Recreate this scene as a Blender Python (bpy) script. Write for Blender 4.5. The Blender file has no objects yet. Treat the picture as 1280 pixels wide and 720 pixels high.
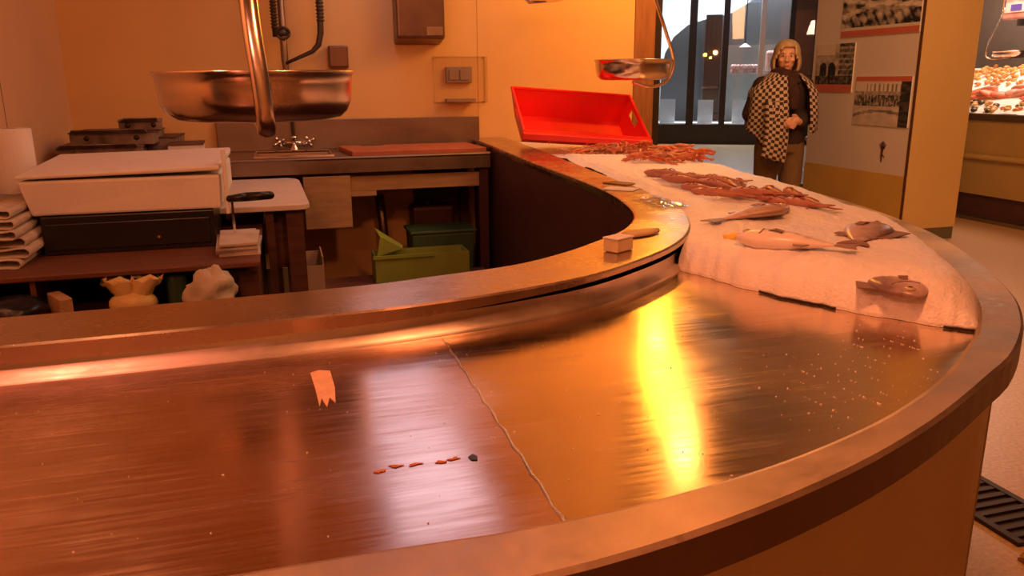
import bpy, bmesh, math, random
from mathutils import Vector, Matrix, noise
PI = math.pi
sc = bpy.context.scene
C = sc.collection

# ------------------------------------------------------------------ camera
YAW, PIT, ROLL = math.radians(16), math.radians(14.6), math.radians(-0.5)
f = Vector((math.sin(YAW)*math.cos(PIT), math.cos(YAW)*math.cos(PIT), -math.sin(PIT)))
r = Vector((math.cos(YAW), -math.sin(YAW), 0)); u = r.cross(f)
r2 = r*math.cos(ROLL)+u*math.sin(ROLL); u2 = -r*math.sin(ROLL)+u*math.cos(ROLL)
cam = bpy.data.objects.new('camera', bpy.data.cameras.new('camera')); C.objects.link(cam)
cam.matrix_world = Matrix(((r2.x,u2.x,-f.x,0),(r2.y,u2.y,-f.y,0),(r2.z,u2.z,-f.z,1.35),(0,0,0,1)))
cam.data.sensor_width = 36; cam.data.lens = 28.125; cam.data.clip_start = .02
sc.camera = cam

# ------------------------------------------------------------------ world, lights, exposure
w = bpy.data.worlds.new('world'); sc.world = w; w.use_nodes = True
w.node_tree.nodes['Background'].inputs[0].default_value = (1, .62, .42, 1)
w.node_tree.nodes['Background'].inputs[1].default_value = .05
sc.view_settings.view_transform = 'Standard'; sc.view_settings.look = 'None'
sc.view_settings.gamma = 1; sc.view_settings.use_curve_mapping = False
sc.view_settings.exposure = 0.0

ORANGE = (1, .37, .13); AMBER = (1, .38, .035); PINK = (1, .33, .17); COOL = (.78, .84, 1)
LAMPS = [  # x, y, z, watts, colour, bulb radius, what it hangs over (the pendant shades are built further down)
    (2.08, 4.12, 2.18, 24, (1, .37, .03), .055, 'over the red crate end of the counter'),
    (1.58, 2.86, 2.10, 8, (1, .34, .08), .035, 'over the heap of fish on the ice'),
    (.62, .80, 2.35, 50, (1, .29, .10), .08, 'over the middle of the bare tray, added as a fill'),  # added fill lamp to brighten the ice front evenly
    (-.50, 1.45, 2.20, 16, (1, .36, .15), .07, 'over the work tables behind the counter'),
    (-.60, .35, 2.20, 26, (1, .25, .13), .07, 'over the empty left end of the counter'),
]
def area_light(name, loc, target, sx, sy, watts, col):
    l = bpy.data.lights.new(name, 'AREA'); l.shape = 'RECTANGLE'; l.size = sx; l.size_y = sy
    l.energy = watts; l.color = col
    o = bpy.data.objects.new(name, l); C.objects.link(o); o.location = loc
    o.rotation_euler = (Vector(target)-Vector(loc)).to_track_quat('-Z', 'Y').to_euler()
    return o
area_light('hall_light', (3.1, 2.6, 3.5), (4.4, 5.6, 0.6), 1.5, 2, 95, (1, .46, .18))
area_light('pan_reflection_fill', (-.5, -2.6, 3.9), (-.5, -5, 1.6), 3, 1, 60, (1, .42, .22))  # added fill, lights the rear wall for bright pan reflections
area_light('corridor_light', (7.2, 13.0, 3.9), (8.6, 15.6, 0.2), 2.5, 2.5, 24, (.50, .70, 1))
area_light('shop_light', (9.9, 16.5, 3.9), (9.6, 16.0, 0), 4, .8, 420, (.85, .93, 1))
area_light('stall_light', (7.3, 6.7, 2.75), (7.4, 6.9, 1), .6, 2.2, 70, (1, .62, .45))

# ------------------------------------------------------------------ helpers
def mat(name, col, rough=.6, metal=0., var=.0, scale=8., bump=.0, bscale=60., spec=.5, emit=None, estr=0, stretch=None, col2=None, sss=0):
    m = bpy.data.materials.new(name); m.use_nodes = True; t = m.node_tree; b = t.nodes['Principled BSDF']
    b.inputs['Base Color'].default_value = (*col, 1); b.inputs['Roughness'].default_value = rough
    b.inputs['Metallic'].default_value = metal; b.inputs['Specular IOR Level'].default_value = spec
    if sss:
        b.inputs['Subsurface Weight'].default_value = sss; b.inputs['Subsurface Radius'].default_value = (.02,.012,.008)
    tc = t.nodes.new('ShaderNodeTexCoord'); mp = t.nodes.new('ShaderNodeMapping')
    t.links.new(tc.outputs['Object'], mp.inputs[0])
    if stretch: mp.inputs['Scale'].default_value = stretch
    if var or col2:
        n = t.nodes.new('ShaderNodeTexNoise'); n.inputs['Scale'].default_value = scale; n.inputs['Detail'].default_value = 6
        t.links.new(mp.outputs[0], n.inputs['Vector'])
        rp = t.nodes.new('ShaderNodeValToRGB'); rp.color_ramp.elements[0].position = .32; rp.color_ramp.elements[1].position = .68
        c2 = col2 or tuple(max(0, c*(1-var)) for c in col)
        rp.color_ramp.elements[0].color = (*c2, 1); rp.color_ramp.elements[1].color = (*col, 1)
        t.links.new(n.outputs['Fac'], rp.inputs[0]); t.links.new(rp.outputs[0], b.inputs['Base Color'])
    if bump:
        n2 = t.nodes.new('ShaderNodeTexNoise'); n2.inputs['Scale'].default_value = bscale; n2.inputs['Detail'].default_value = 4
        t.links.new(mp.outputs[0], n2.inputs['Vector'])
        bp = t.nodes.new('ShaderNodeBump'); bp.inputs['Strength'].default_value = bump; bp.inputs['Distance'].default_value = .01
        t.links.new(n2.outputs['Fac'], bp.inputs['Height']); t.links.new(bp.outputs[0], b.inputs['Normal'])
    if emit:
        b.inputs['Emission Color'].default_value = (*emit, 1); b.inputs['Emission Strength'].default_value = estr
    return m

def steel(name, col, r0, r1, stretch, aniso=.0, bump=.02, stain=.25):
    m = bpy.data.materials.new(name); m.use_nodes = True; t = m.node_tree; b = t.nodes['Principled BSDF']
    b.inputs['Metallic'].default_value = 1
    b.inputs['Anisotropic'].default_value = aniso
    tc = t.nodes.new('ShaderNodeTexCoord')
    mp = t.nodes.new('ShaderNodeMapping'); mp.inputs['Scale'].default_value = stretch
    t.links.new(tc.outputs['Object'], mp.inputs[0])
    n = t.nodes.new('ShaderNodeTexNoise'); n.inputs['Scale'].default_value = 1; n.inputs['Detail'].default_value = 8; n.inputs['Roughness'].default_value = .7
    t.links.new(mp.outputs[0], n.inputs['Vector'])
    n2 = t.nodes.new('ShaderNodeTexNoise'); n2.inputs['Scale'].default_value = 5; n2.inputs['Detail'].default_value = 7
    t.links.new(tc.outputs['Object'], n2.inputs['Vector'])
    ad = t.nodes.new('ShaderNodeMath'); ad.operation = 'ADD'
    t.links.new(n.outputs['Fac'], ad.inputs[0]); t.links.new(n2.outputs['Fac'], ad.inputs[1])
    mr = t.nodes.new('ShaderNodeMapRange'); mr.inputs['From Min'].default_value = .7; mr.inputs['From Max'].default_value = 1.3
    mr.inputs['To Min'].default_value = r0; mr.inputs['To Max'].default_value = r1
    t.links.new(ad.outputs[0], mr.inputs['Value']); t.links.new(mr.outputs[0], b.inputs['Roughness'])
    rp = t.nodes.new('ShaderNodeValToRGB'); rp.color_ramp.elements[0].position = .3; rp.color_ramp.elements[1].position = .6
    rp.color_ramp.elements[0].color = (*[c*(1-stain) for c in col], 1); rp.color_ramp.elements[1].color = (*col, 1)
    mx = t.nodes.new('ShaderNodeMath'); mx.operation = 'MULTIPLY'; mx.inputs[1].default_value = .5
    t.links.new(n2.outputs['Fac'], mx.inputs[0]); mx.inputs[1].default_value = 1; t.links.new(mx.outputs[0], rp.inputs[0])
    t.links.new(rp.outputs[0], b.inputs['Base Color'])
    bp = t.nodes.new('ShaderNodeBump'); bp.inputs['Strength'].default_value = bump; bp.inputs['Distance'].default_value = .002
    t.links.new(n.outputs['Fac'], bp.inputs['Height']); t.links.new(bp.outputs[0], b.inputs['Normal'])
    if aniso:
        tg = t.nodes.new('ShaderNodeTangent'); tg.direction_type = 'UV_MAP'; tg.uv_map = 'UVMap'
        t.links.new(tg.outputs[0], b.inputs['Tangent'])
    return m

def glass(name, col=(1,1,1), gloss=.10, rough=.02):
    m = bpy.data.materials.new(name); m.use_nodes = True; t = m.node_tree; t.nodes.clear()
    o = t.nodes.new('ShaderNodeOutputMaterial'); a = t.nodes.new('ShaderNodeBsdfTransparent'); g = t.nodes.new('ShaderNodeBsdfGlossy')
    a.inputs[0].default_value = (*col, 1); g.inputs['Roughness'].default_value = rough
    x = t.nodes.new('ShaderNodeMixShader'); x.inputs[0].default_value = gloss
    t.links.new(a.outputs[0], x.inputs[1]); t.links.new(g.outputs[0], x.inputs[2])
    t.links.new(x.outputs[0], o.inputs[0]); return m

def checker(name, c1, c2, scale, rough=.9):
    m = mat(name, c1, rough); t = m.node_tree; b = t.nodes['Principled BSDF']
    uv = t.nodes.new('ShaderNodeTexCoord'); ck = t.nodes.new('ShaderNodeTexChecker'); ck.inputs['Scale'].default_value = scale
    ck.inputs['Color1'].default_value = (*c1, 1); ck.inputs['Color2'].default_value = (*c2, 1)
    mp = t.nodes.new('ShaderNodeMapping'); mp.inputs['Rotation'].default_value = (0, 0, .5)
    t.links.new(uv.outputs['UV'], ck.inputs['Vector']); t.links.new(ck.outputs['Color'], b.inputs['Base Color'])
    return m

def painted(name, rough=.6):
    m = mat(name, (1,1,1), rough); t = m.node_tree
    a = t.nodes.new('ShaderNodeVertexColor'); a.layer_name = 'print'
    t.links.new(a.outputs[0], t.nodes['Principled BSDF'].inputs['Base Color']); return m

class MB:
    def __init__(s): s.v = []; s.f = []
    def add(s, vs, fs):
        n = len(s.v); s.v += [tuple(x) for x in vs]; s.f += [[i+n for i in q] for q in fs]; return s
    def box(s, c, d, rz=0, M=None):
        vs = []
        for z in (-.5,.5):
            for x, y in ((-.5,-.5),(.5,-.5),(.5,.5),(-.5,.5)):
                p = Vector((x*d[0], y*d[1], z*d[2]))
                if rz: p.rotate(Matrix.Rotation(rz, 3, 'Z'))
                if M: p = M @ p
                vs.append(p+Vector(c))
        return s.add(vs, [[3,2,1,0],[4,5,6,7],[0,1,5,4],[1,2,6,5],[2,3,7,6],[3,0,4,7]])
    def span(s, a, b):
        return s.box([(a[i]+b[i])/2 for i in range(3)], [abs(b[i]-a[i]) for i in range(3)])
    def loft(s, rings, cap=True, closed=True):
        n = len(rings[0]); fs = []; vs = [p for q in rings for p in q]
        for i in range(len(rings)-1):
            for j in range(n if closed else n-1):
                k = (j+1) % n
                fs.append([i*n+j, i*n+k, (i+1)*n+k, (i+1)*n+j])
        if cap and closed: fs += [list(range(n))[::-1], [(len(rings)-1)*n+j for j in range(n)]]
        return s.add(vs, fs)
    def ell(s, rings, n=14):           # rings: (centre, rx, ry) ellipses in horizontal planes
        return s.loft([[(c[0]+rx*math.cos(2*PI*j/n), c[1]+ry*math.sin(2*PI*j/n), c[2]) for j in range(n)] for c, rx, ry in rings])
    def tube(s, pts, rad, n=10):
        pts = [Vector(p) for p in pts]; rs = rad if isinstance(rad, (list, tuple)) else [rad]*len(pts)
        rings = []; up = None
        for i, p in enumerate(pts):
            d = (pts[min(i+1, len(pts)-1)]-pts[max(i-1, 0)]).normalized()
            if up is None: up = Vector((0,0,1)) if abs(d.z) < .9 else Vector((1,0,0))
            a = (up - d*up.dot(d)).normalized(); b = d.cross(a); up = a
            rings.append([p+(a*math.cos(2*PI*j/n)+b*math.sin(2*PI*j/n))*rs[i] for j in range(n)])
        return s.loft(rings)
    def cap(s, pts, rad, n=12):        # tube with ball ends and joints
        rs = rad if isinstance(rad, (list, tuple)) else [rad]*len(pts)
        for i in range(len(pts)-1): s.tube([pts[i], pts[i+1]], [rs[i], rs[i+1]], n)
        for p, q in zip(pts, rs): s.ball(p, (q,q,q), n, max(6, n//2))
        return s
    def ball(s, c, r, n=16, m=10, M=None):
        vs = [Vector((0,0,-r[2]))]; fs = []
        for i in range(1, m):
            a = PI*i/m - PI/2
            vs += [Vector((r[0]*math.cos(a)*math.cos(2*PI*j/n), r[1]*math.cos(a)*math.sin(2*PI*j/n), r[2]*math.sin(a))) for j in range(n)]
        vs.append(Vector((0,0,r[2])))
        for j in range(n):
            k = (j+1) % n
            fs.append([0, 1+k, 1+j]); fs.append([len(vs)-1, 1+(m-2)*n+j, 1+(m-2)*n+k])
            for i in range(m-2): fs.append([1+i*n+j, 1+i*n+k, 1+(i+1)*n+k, 1+(i+1)*n+j])
        if M: vs = [M @ x for x in vs]
        return s.add([x+Vector(c) for x in vs], fs)
    def lathe(s, prof, c=(0,0,0), n=32):
        rings = [[(c[0]+q*math.cos(2*PI*j/n), c[1]+q*math.sin(2*PI*j/n), c[2]+z) for j in range(n)] for q, z in prof]
        return s.loft(rings)
    def prism(s, out, z0, z1):
        n = len(out)
        return s.add([(x,y,z0) for x,y in out]+[(x,y,z1) for x,y in out],
            [list(range(n))[::-1], list(range(n,2*n))]+[[i,(i+1)%n,n+(i+1)%n,n+i] for i in range(n)])
    def ribbon(s, *lines):
        return s.loft([list(l) for l in lines], cap=False, closed=False)
    def build(s, name, m, parent=None, smooth=False, bevel=0, uv=None, local=False, solid=0, seg=2, link=True):
        off = Vector((0,0,0))
        if parent and not local:
            p = parent
            while p: off += p.location; p = p.parent
        me = bpy.data.meshes.new(name)
        me.from_pydata([Vector(x)-off for x in s.v], [], s.f); me.validate()
        bm = bmesh.new(); bm.from_mesh(me); bmesh.ops.recalc_face_normals(bm, faces=bm.faces); bm.to_mesh(me); bm.free()
        if uv:
            l = me.uv_layers.new(name='UVMap')
            for lp in me.loops:
                l.data[lp.index].uv = uv(me.vertices[lp.vertex_index].co+off)
        if smooth: me.polygons.foreach_set('use_smooth', [True]*len(me.polygons))
        if m: me.materials.append(m)
        o = bpy.data.objects.new(name, me)
        C.objects.link(o)
        if parent: o.parent = parent
        if solid:
            q = o.modifiers.new('solid', 'SOLIDIFY'); q.thickness = solid; q.offset = 0
        if bevel:
            q = o.modifiers.new('bevel', 'BEVEL'); q.width = bevel; q.segments = seg; q.limit_method = 'ANGLE'; q.angle_limit = .7
        return o

def tag(o, label=None, cat=None, group=None, kind=None):
    if label: o['label'] = label
    if cat: o['category'] = cat
    if group: o['group'] = group
    if kind: o['kind'] = kind
    return o
def thing(name, label, cat, loc=(0,0,0), rz=0, group=None):
    o = bpy.data.objects.new(name, None); C.objects.link(o); o.empty_display_size = .05
    o.location = loc; o.rotation_euler = (0,0,rz); return tag(o, label, cat, group)
def struct(o): o['kind'] = 'structure'; return o
def dup(root, loc, rot, label=None, group=None, scale=1):
    q = root.copy(); C.objects.link(q); q.location = loc; q.rotation_euler = rot; q.scale = (scale,)*3
    if label: q['label'] = label
    if group: q['group'] = group
    for ch in list(root.children):
        k = ch.copy(); C.objects.link(k); k.parent = q
        for g in ch.children:
            h = g.copy(); C.objects.link(h); h.parent = k
    return q
def spline(pts, n):
    P = [Vector((*p, 0)) for p in pts]; out = []
    P = [P[0]*2-P[1]]+P+[P[-1]*2-P[-2]]
    dense = []
    for i in range(1, len(P)-2):
        a, b, c, d = P[i-1:i+3]
        for k in range(24):
            t = k/24
            dense.append(.5*((2*b)+(c-a)*t+(2*a-5*b+4*c-d)*t*t+(3*b-a-3*c+d)*t**3))
    dense.append(P[-2])
    L = [0]
    for i in range(1, len(dense)): L.append(L[-1]+(dense[i]-dense[i-1]).length)
    j = 0
    for i in range(n):
        s = L[-1]*i/(n-1)
        while j < len(L)-2 and L[j+1] < s: j += 1
        t = (s-L[j])/max(1e-9, L[j+1]-L[j])
        out.append(dense[j].lerp(dense[j+1], t))
    return [(p.x, p.y) for p in out]
def at(line, z): return [(x, y, z) for x, y in line]
def offset(line, d):
    out = []
    for i, (x, y) in enumerate(line):
        a = line[max(0,i-1)]; b = line[min(len(line)-1,i+1)]
        t = Vector((b[0]-a[0], b[1]-a[1])).normalized()
        out.append((x-t.y*d, y+t.x*d))       # d > 0: to the left of travel
    return out
UVT = lambda c: (c.y, c.x)
random.seed(7)

# ------------------------------------------------------------------ materials
M = {}
M['tray'] = steel('brushed_steel_tray', (.76,.54,.45), .12, .33, (7, 150, 7), .55, .02, .10)
M['steel'] = steel('worn_steel', (.74,.66,.58), .26, .48, (14, 40, 14), .3, .05, .3)
M['tray2'] = steel('brushed_steel_tray_lamp_gold', (.82,.63,.44), .10, .29, (7, 150, 7), .42, .03, .12)  # golden glow of the lamps put into this sheet's steel colour
M['ledge'] = steel('ledge_steel', (.62,.50,.41), .18, .34, (14, 40, 14), 0, .012, .14)
M['border'] = steel('worn_border_steel', (.74,.57,.42), .34, .56, (60, 60, 60), 0, .12, .45)
M['polish'] = steel('polished_steel', (.88,.76,.66), .12, .30, (14, 14, 14), 0, .03, .3)
M['dullsteel'] = steel('dull_steel', (.30,.23,.17), .35, .55, (6, 6, 60), 0, .03, .2)
M['edge'] = steel('dark_edge_steel', (.26,.19,.14), .3, .5, (30,30,8), 0, .03, .3)  # base colour set darker than the border, mottled by noise
M['whiteice'] = mat('ice_chip', (.95,.95,.95), .15)
M['cream'] = mat('cream_wall', (.78,.49,.19), .55, var=.06, scale=3, bump=.03, bscale=200)
M['wallleft'] = mat('cream_wall_left', (.78,.53,.31), .5, var=.05, scale=3, bump=.03, bscale=200)
M['panel'] = mat('cream_counter_panel', (.66,.54,.27), .45, var=.06, scale=5)
M['seam'] = mat('dark_joint', (.07,.04,.025), .8, var=.3)
M['maroon'] = mat('maroon_laminate', (.075,.022,.018), .5, var=.3, scale=6)
M['darkwood'] = mat('dark_stained_wood', (.13,.05,.025), .55, var=.45, scale=4, stretch=(2,14,14), bump=.1)
M['redwood'] = mat('reddish_wood', (.22,.085,.045), .5, var=.4, scale=4, stretch=(2,16,16), bump=.1)
M['ply'] = mat('plywood', (.50,.32,.15), .6, var=.3, scale=3, stretch=(2,12,12))
M['whitebox'] = mat('white_polystyrene', (.86,.82,.76), .75, var=.06, scale=10, bump=.12, bscale=90)
M['black'] = mat('black_plastic', (.014,.011,.011), .35, var=.3)
M['blackbag'] = mat('black_bag', (.015,.017,.026), .32, var=.3, bump=.5, bscale=20)
M['paper'] = mat('newsprint', (.66,.60,.52), .85, var=.25, scale=18, stretch=(1,1,6))
M['white'] = mat('white_paper', (.85,.83,.80), .8, var=.05)
M['board'] = mat('white_cutting_board', (.78,.70,.60), .5, var=.1, scale=6, stretch=(1,8,8))
M['brownboard'] = mat('red_brown_cutting_board', (.52,.15,.07), .5, var=.25, scale=6)
M['card'] = mat('cardboard', (.55,.40,.25), .8, var=.15)
M['carton'] = mat('printed_carton', (.36,.27,.22), .7, col2=(.10,.07,.06), scale=14)
M['cartondark'] = mat('dark_carton_lid', (.13,.065,.05), .6, var=.4, scale=10)
M['yellowbag'] = mat('yellow_plastic_bag', (.95,.72,.28), .4, var=.15, scale=9, bump=.6, bscale=22)
M['whitebag'] = mat('crumpled_paper', (.86,.76,.55), .75, var=.35, scale=9, bump=.8, bscale=18)
M['crate'] = mat('red_crate_plastic', (.92,.022,.012), .38, var=.05)
M['green'] = mat('green_crate_plastic', (.30,.40,.06), .5, var=.15)
M['greenlid'] = mat('dark_green_plastic', (.05,.11,.04), .5, var=.2)
M['disp'] = mat('brown_metal_dispenser', (.20,.115,.075), .30, var=.25, metal=.6)
M['chrome'] = steel('chrome', (.82,.78,.74), .06, .2, (9,9,9), 0, .0, .1)
M['rubber'] = mat('dark_rubber_hose', (.06,.035,.025), .45, var=.2)
M['clear'] = glass('clear_plastic', (.985,.975,.96), .045, .08)
M['film'] = glass('crumpled_film', (.95,.95,.95), .32, .12)
M['grey'] = mat('grey_switch', (.36,.27,.21), .45, var=.1)
M['floor'] = mat('speckled_floor', (.64,.41,.22), .35, col2=(.45,.27,.13), scale=70, bump=.03)
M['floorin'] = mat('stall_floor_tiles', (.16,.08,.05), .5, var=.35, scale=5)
M['grate'] = mat('dark_iron_grate', (.07,.05,.045), .5, metal=.5, var=.3)
M['frame'] = mat('dark_bronze_frame', (.045,.030,.022), .4, var=.2, metal=.3)
M['silver'] = mat('silver_mullion', (.60,.60,.58), .35, metal=.7, var=.1)
M['brownpost'] = mat('brown_wood_post', (.36,.15,.06), .4, var=.35, scale=3, stretch=(14,14,1.5))
M['postwall'] = mat('grey_white_partition', (.74,.66,.64), .6, var=.06, scale=2)
M['yellowband'] = mat('ochre_band', (.66,.42,.10), .6, var=.1, scale=3)
M['pillar'] = mat('ochre_pillar_paint', (.76,.53,.22), .6, var=.06, scale=2, bump=.03)
M['kick'] = mat('grey_green_kick', (.17,.15,.09), .6, var=.2)
M['ceil'] = mat('cream_ceiling', (.62,.50,.38), .8, var=.08, scale=1.5)
M['glass'] = glass('window_glass', (.93,.95,.96), .07)
M['shopwhite'] = mat('white_shop_wall', (.88,.90,.90), .7, var=.04)
M['shopgrey'] = mat('grey_reflected_arch', (.15,.15,.155), .6, var=.2, scale=1)  # stands in for an arch reflected in the window panes
M['shopmid'] = mat('mid_grey_shop_panel', (.33,.31,.28), .6, var=.1, scale=1)
M['olive'] = mat('olive_stall_panel', (.40,.26,.085), .4, var=.12, scale=3)
M['greywall'] = mat('slate_grey_wall', (.23,.20,.17), .6, var=.1)
M['cards'] = mat('white_card', (.92,.93,.95), .6, var=.02)
M['sponge'] = mat('pale_soap_block', (.80,.66,.42), .7, var=.2, scale=30)
M['wood'] = mat('pale_wood', (.62,.40,.20), .5, var=.3, stretch=(2,14,14))
M['tape'] = mat('tape_residue', (.88,.56,.36), .55, var=.2, scale=60)
M['rust'] = mat('rust_mark', (.68,.24,.10), .7, var=.4, scale=90)
M['emitw'] = mat('lit_tube', (1,1,1), emit=(.82, .76, 1), estr=1.35)
M['shade'] = mat('enamel_lamp_shade', (.10,.07,.05), .4, var=.2, metal=.3)

# ------------------------------------------------------------------ setting
struct(MB().span((-6,-5,-.1),(16,22,0)).build('floor', M['floor']))
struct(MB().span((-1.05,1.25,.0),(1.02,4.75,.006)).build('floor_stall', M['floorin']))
struct(MB().span((-6,-5.1,0),(16,-5,4.2)).build('wall_pan_reflector', M['cream']))  # unseen wall, added behind the camera for the pan to reflect
struct(MB().span((-6,-5,4.2),(16,22,4.3)).build('ceiling', M['ceil']))
wb = struct(MB().span((-1.03,4.75,0),(1.162,4.90,4.2)).span((1.165,4.75,0),(2.16,4.90,4.2)).span((1.162,4.755,0),(1.165,4.90,4.2)).build('wall_back', M['cream']))
wl = struct(MB().span((-1.15,3.672,0),(-1.03,4.9,4.2)).span((-1.15,1.0,0),(-1.03,3.668,4.2)).span((-1.15,3.66,0),(-1.034,3.68,4.2)).build('wall_left', M['wallleft']))
struct(MB().span((-1.036,3.667,0),(-1.0295,3.673,4.2)).build('trim_1', M['seam']))
tr = struct(MB().span((2.16,4.74,0),(2.30,4.92,4.2)).build('trim_2', M['brownpost'], bevel=.008))
MB().span((2.30,4.78,0),(2.36,4.92,4.2)).build('post_frame', M['frame'], tr)

# ------------------------------------------------------------------ fish counter
N = 140
RIM_OUT = spline([(-1.03,.527),(-.5,.527),(.1,.527),(.183,.529),(.264,.539),(.349,.556),(.45,.583),(.577,.627),(.72,.691),(.879,.777),(.99,.842),(1.136,.961),(1.284,1.128),(1.486,1.446),(1.613,1.735),(1.72,2.128),(1.80,2.7),(1.86,3.3),(1.95,4.0),(2.0,4.74)], N)
RIM_IN = spline([(-1.03,.604),(-.5,.604),(.036,.604),(.156,.601),(.295,.610),(.43,.634),(.55,.668),(.676,.717),(.818,.793),(.95,.885),(1.041,.957),(1.19,1.12),(1.39,1.46),(1.51,1.77),(1.61,2.15),(1.69,2.7),(1.75,3.3),(1.83,4.0),(1.88,4.74)], N)
L_OUT = spline([(-1.03,1.165),(-.375,1.168),(.076,1.183),(.213,1.198),(.351,1.227),(.516,1.284),(.665,1.38),(.782,1.48),(.872,1.593),(.939,1.714),(.994,1.847),(1.038,2.025),(1.083,2.277),(1.11,2.533),(1.15,2.865),(1.225,3.557),(1.285,4.212),(1.33,4.74)], N)
L_IN = spline([(-1.03,1.325),(-.42,1.325),(.088,1.345),(.245,1.372),(.404,1.408),(.523,1.474),(.622,1.552),(.73,1.65),(.808,1.76),(.861,1.867),(.908,2.023),(.957,2.264),(.996,2.645),(1.018,3.07),(1.055,3.675),(1.1,4.3),(1.12,4.74)], N)
ZT, ZR = .957, .968
def ledge_z(i):                       # the ledge slab lifts a little off its riser towards the tip
    t = i/(N-1); return 1.010+.007*math.exp(-((t-.42)/.16)**2)
ctr = thing('fish_counter', 'long curved steel fish counter with sunken tray and raised rear ledge', 'counter', (.6,1.0,0))
# sunken floor of the tray in two sheets that meet at a weld
TR_IN = offset(RIM_IN, .004); RB = offset(L_OUT, .008)
def sheet(test):
    mb = MB(); K = 12
    rows = []
    for i in range(N):
        a, b = Vector((*TR_IN[i],ZT)), Vector((*RB[i],ZT))
        rows.append([a.lerp(b, k/(K-1)) for k in range(K)])
    for i in range(N-1):
        if test(i):
            mb.add(rows[i]+rows[i+1], [[k,k+1,K+k+1,K+k] for k in range(K-1)])
    return mb
split = min(range(N), key=lambda i: abs(RIM_IN[i][0]-.21)+9*(RIM_IN[i][1] > .7))
# align the seam: both lines carry the same index, so pair the sheets at x = .21 by hand
def quad_sheet(x0, x1):
    mb = MB(); K = 30; n = 24
    import bisect
    def yat(line, x):
        for i in range(len(line)-1):
            if line[i][0] <= x <= line[i+1][0]:
                t = (x-line[i][0])/max(1e-9, line[i+1][0]-line[i][0]); return line[i][1]+t*(line[i+1][1]-line[i][1])
        return line[-1][1]
    rows = []
    for a in range(K+1):
        x = x0+(x1-x0)*a/K
        rows.append([(x, yat(RIM_IN, x)+.004+(yat(L_OUT, x)-.008-yat(RIM_IN, x)-.004)*b/n, ZT) for b in range(n+1)])
    return mb.loft(rows, cap=False, closed=False)
quad_sheet(-1.03, .2248).build('tray_sheet', M['tray'], ctr, uv=UVT)
i0 = next(i for i in range(N) if L_OUT[i][0] > .2252); j0 = next(i for i in range(N) if RIM_IN[i][0] > .2252)
SA = [(.2252, L_OUT[i0][1])]+L_OUT[i0:]; SB = [(.2252, RIM_IN[j0][1])]+RIM_IN[j0:]
def resample(line, n): 
    return spline(line, n)
SA, SB = resample(SA, N), resample(SB, N)
SA2, SB2 = offset(SA, -.008), offset(SB, .004)
rows = [[(SB2[i][0]+(SA2[i][0]-SB2[i][0])*k/16, SB2[i][1]+(SA2[i][1]-SB2[i][1])*k/16, ZT) for k in range(17)] for i in range(N)]
MB().loft(rows, cap=False, closed=False).build('tray_sheet', M['tray2'], ctr, uv=UVT)
wv = MB(); ys = [.604+.022*k for k in range(27)]
wv.tube([(.225+.0015*math.sin(k*2.1), y, ZT-.0009) for k, y in enumerate(ys)], [.0013+.0016*abs(math.sin(k*1.7)) for k in range(27)], 6)
wv.build('weld_seam', M['steel'], ctr, smooth=True, uv=UVT)
# riser behind the tray, ledge slab with its own thin edge
MB().ribbon(at(offset(L_OUT,-.010), ZT-.002), at(offset(L_OUT,-.006), ZT+.006), at(offset(L_OUT,.006), ZT+.014), at(offset(L_OUT,.008), .990)).build('riser', M['steel'], ctr, smooth=True, uv=UVT)
LZ = lambda line, dz: [(x, y, ledge_z(i)+dz) for i, (x, y) in enumerate(line)]
LIP = [(x, y, ledge_z(i)-.012-.016*max(0, 1-(i/(N-1)/.30)**3)) for i, (x, y) in enumerate(L_OUT)]
MB().ribbon(LZ(offset(L_IN,-.006),-.03), LZ(L_IN,-.014), LZ(L_IN,-.003), LZ(offset(L_IN,-.004),0), LZ(offset(L_OUT,.004),0), LZ(L_OUT,-.003), LIP, LZ(offset(L_OUT,.02),-.018)).build('ledge', M['ledge'], ctr, uv=UVT, bevel=0)
# inner skirt, hidden side towards the fishmonger
MB().ribbon(at(offset(L_IN,-.012), 1.0), at(offset(L_IN,-.012), .02)).build('inner_skirt', M['maroon'], ctr, solid=.01)
# front border: flat top, small step down into the tray, folded edge
MB().ribbon(at(offset(RIM_IN,.006), ZT-.003), at(offset(RIM_IN,.002), ZR-.002), at(offset(RIM_IN,-.004), ZR), at(offset(RIM_OUT,.005), ZR), at(RIM_OUT, ZR-.004)).build('border', M['border'], ctr, smooth=False, uv=UVT)
MB().ribbon(at(RIM_OUT, ZR-.004), at(RIM_OUT, .922), at(offset(RIM_OUT,.034), .918)).build('folded_edge', M['edge'], ctr, uv=UVT)
# cream panels of the base
BASE = offset(RIM_OUT, .036)
i_s = min(range(N), key=lambda i: abs(BASE[i][0]-1.035)+abs(BASE[i][1]-.96))
MB().ribbon(at(BASE[:i_s], .93), at(BASE[:i_s], .06)).build('base_panel', M['panel'], ctr, solid=.018)
MB().ribbon(at(BASE[i_s+1:i_s+4], .93), at(BASE[i_s+1:i_s+4], .06)).build('base_panel', M['panel'], ctr, solid=.018)
MB().ribbon(at(BASE[i_s+4:], .93), at(BASE[i_s+4:], .06)).build('base_panel', M['panel'], ctr, solid=.018)
MB().ribbon(at(offset(RIM_OUT,.07), .92), at(offset(RIM_OUT,.07), .0)).build('plinth', M['seam'], ctr)

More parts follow.
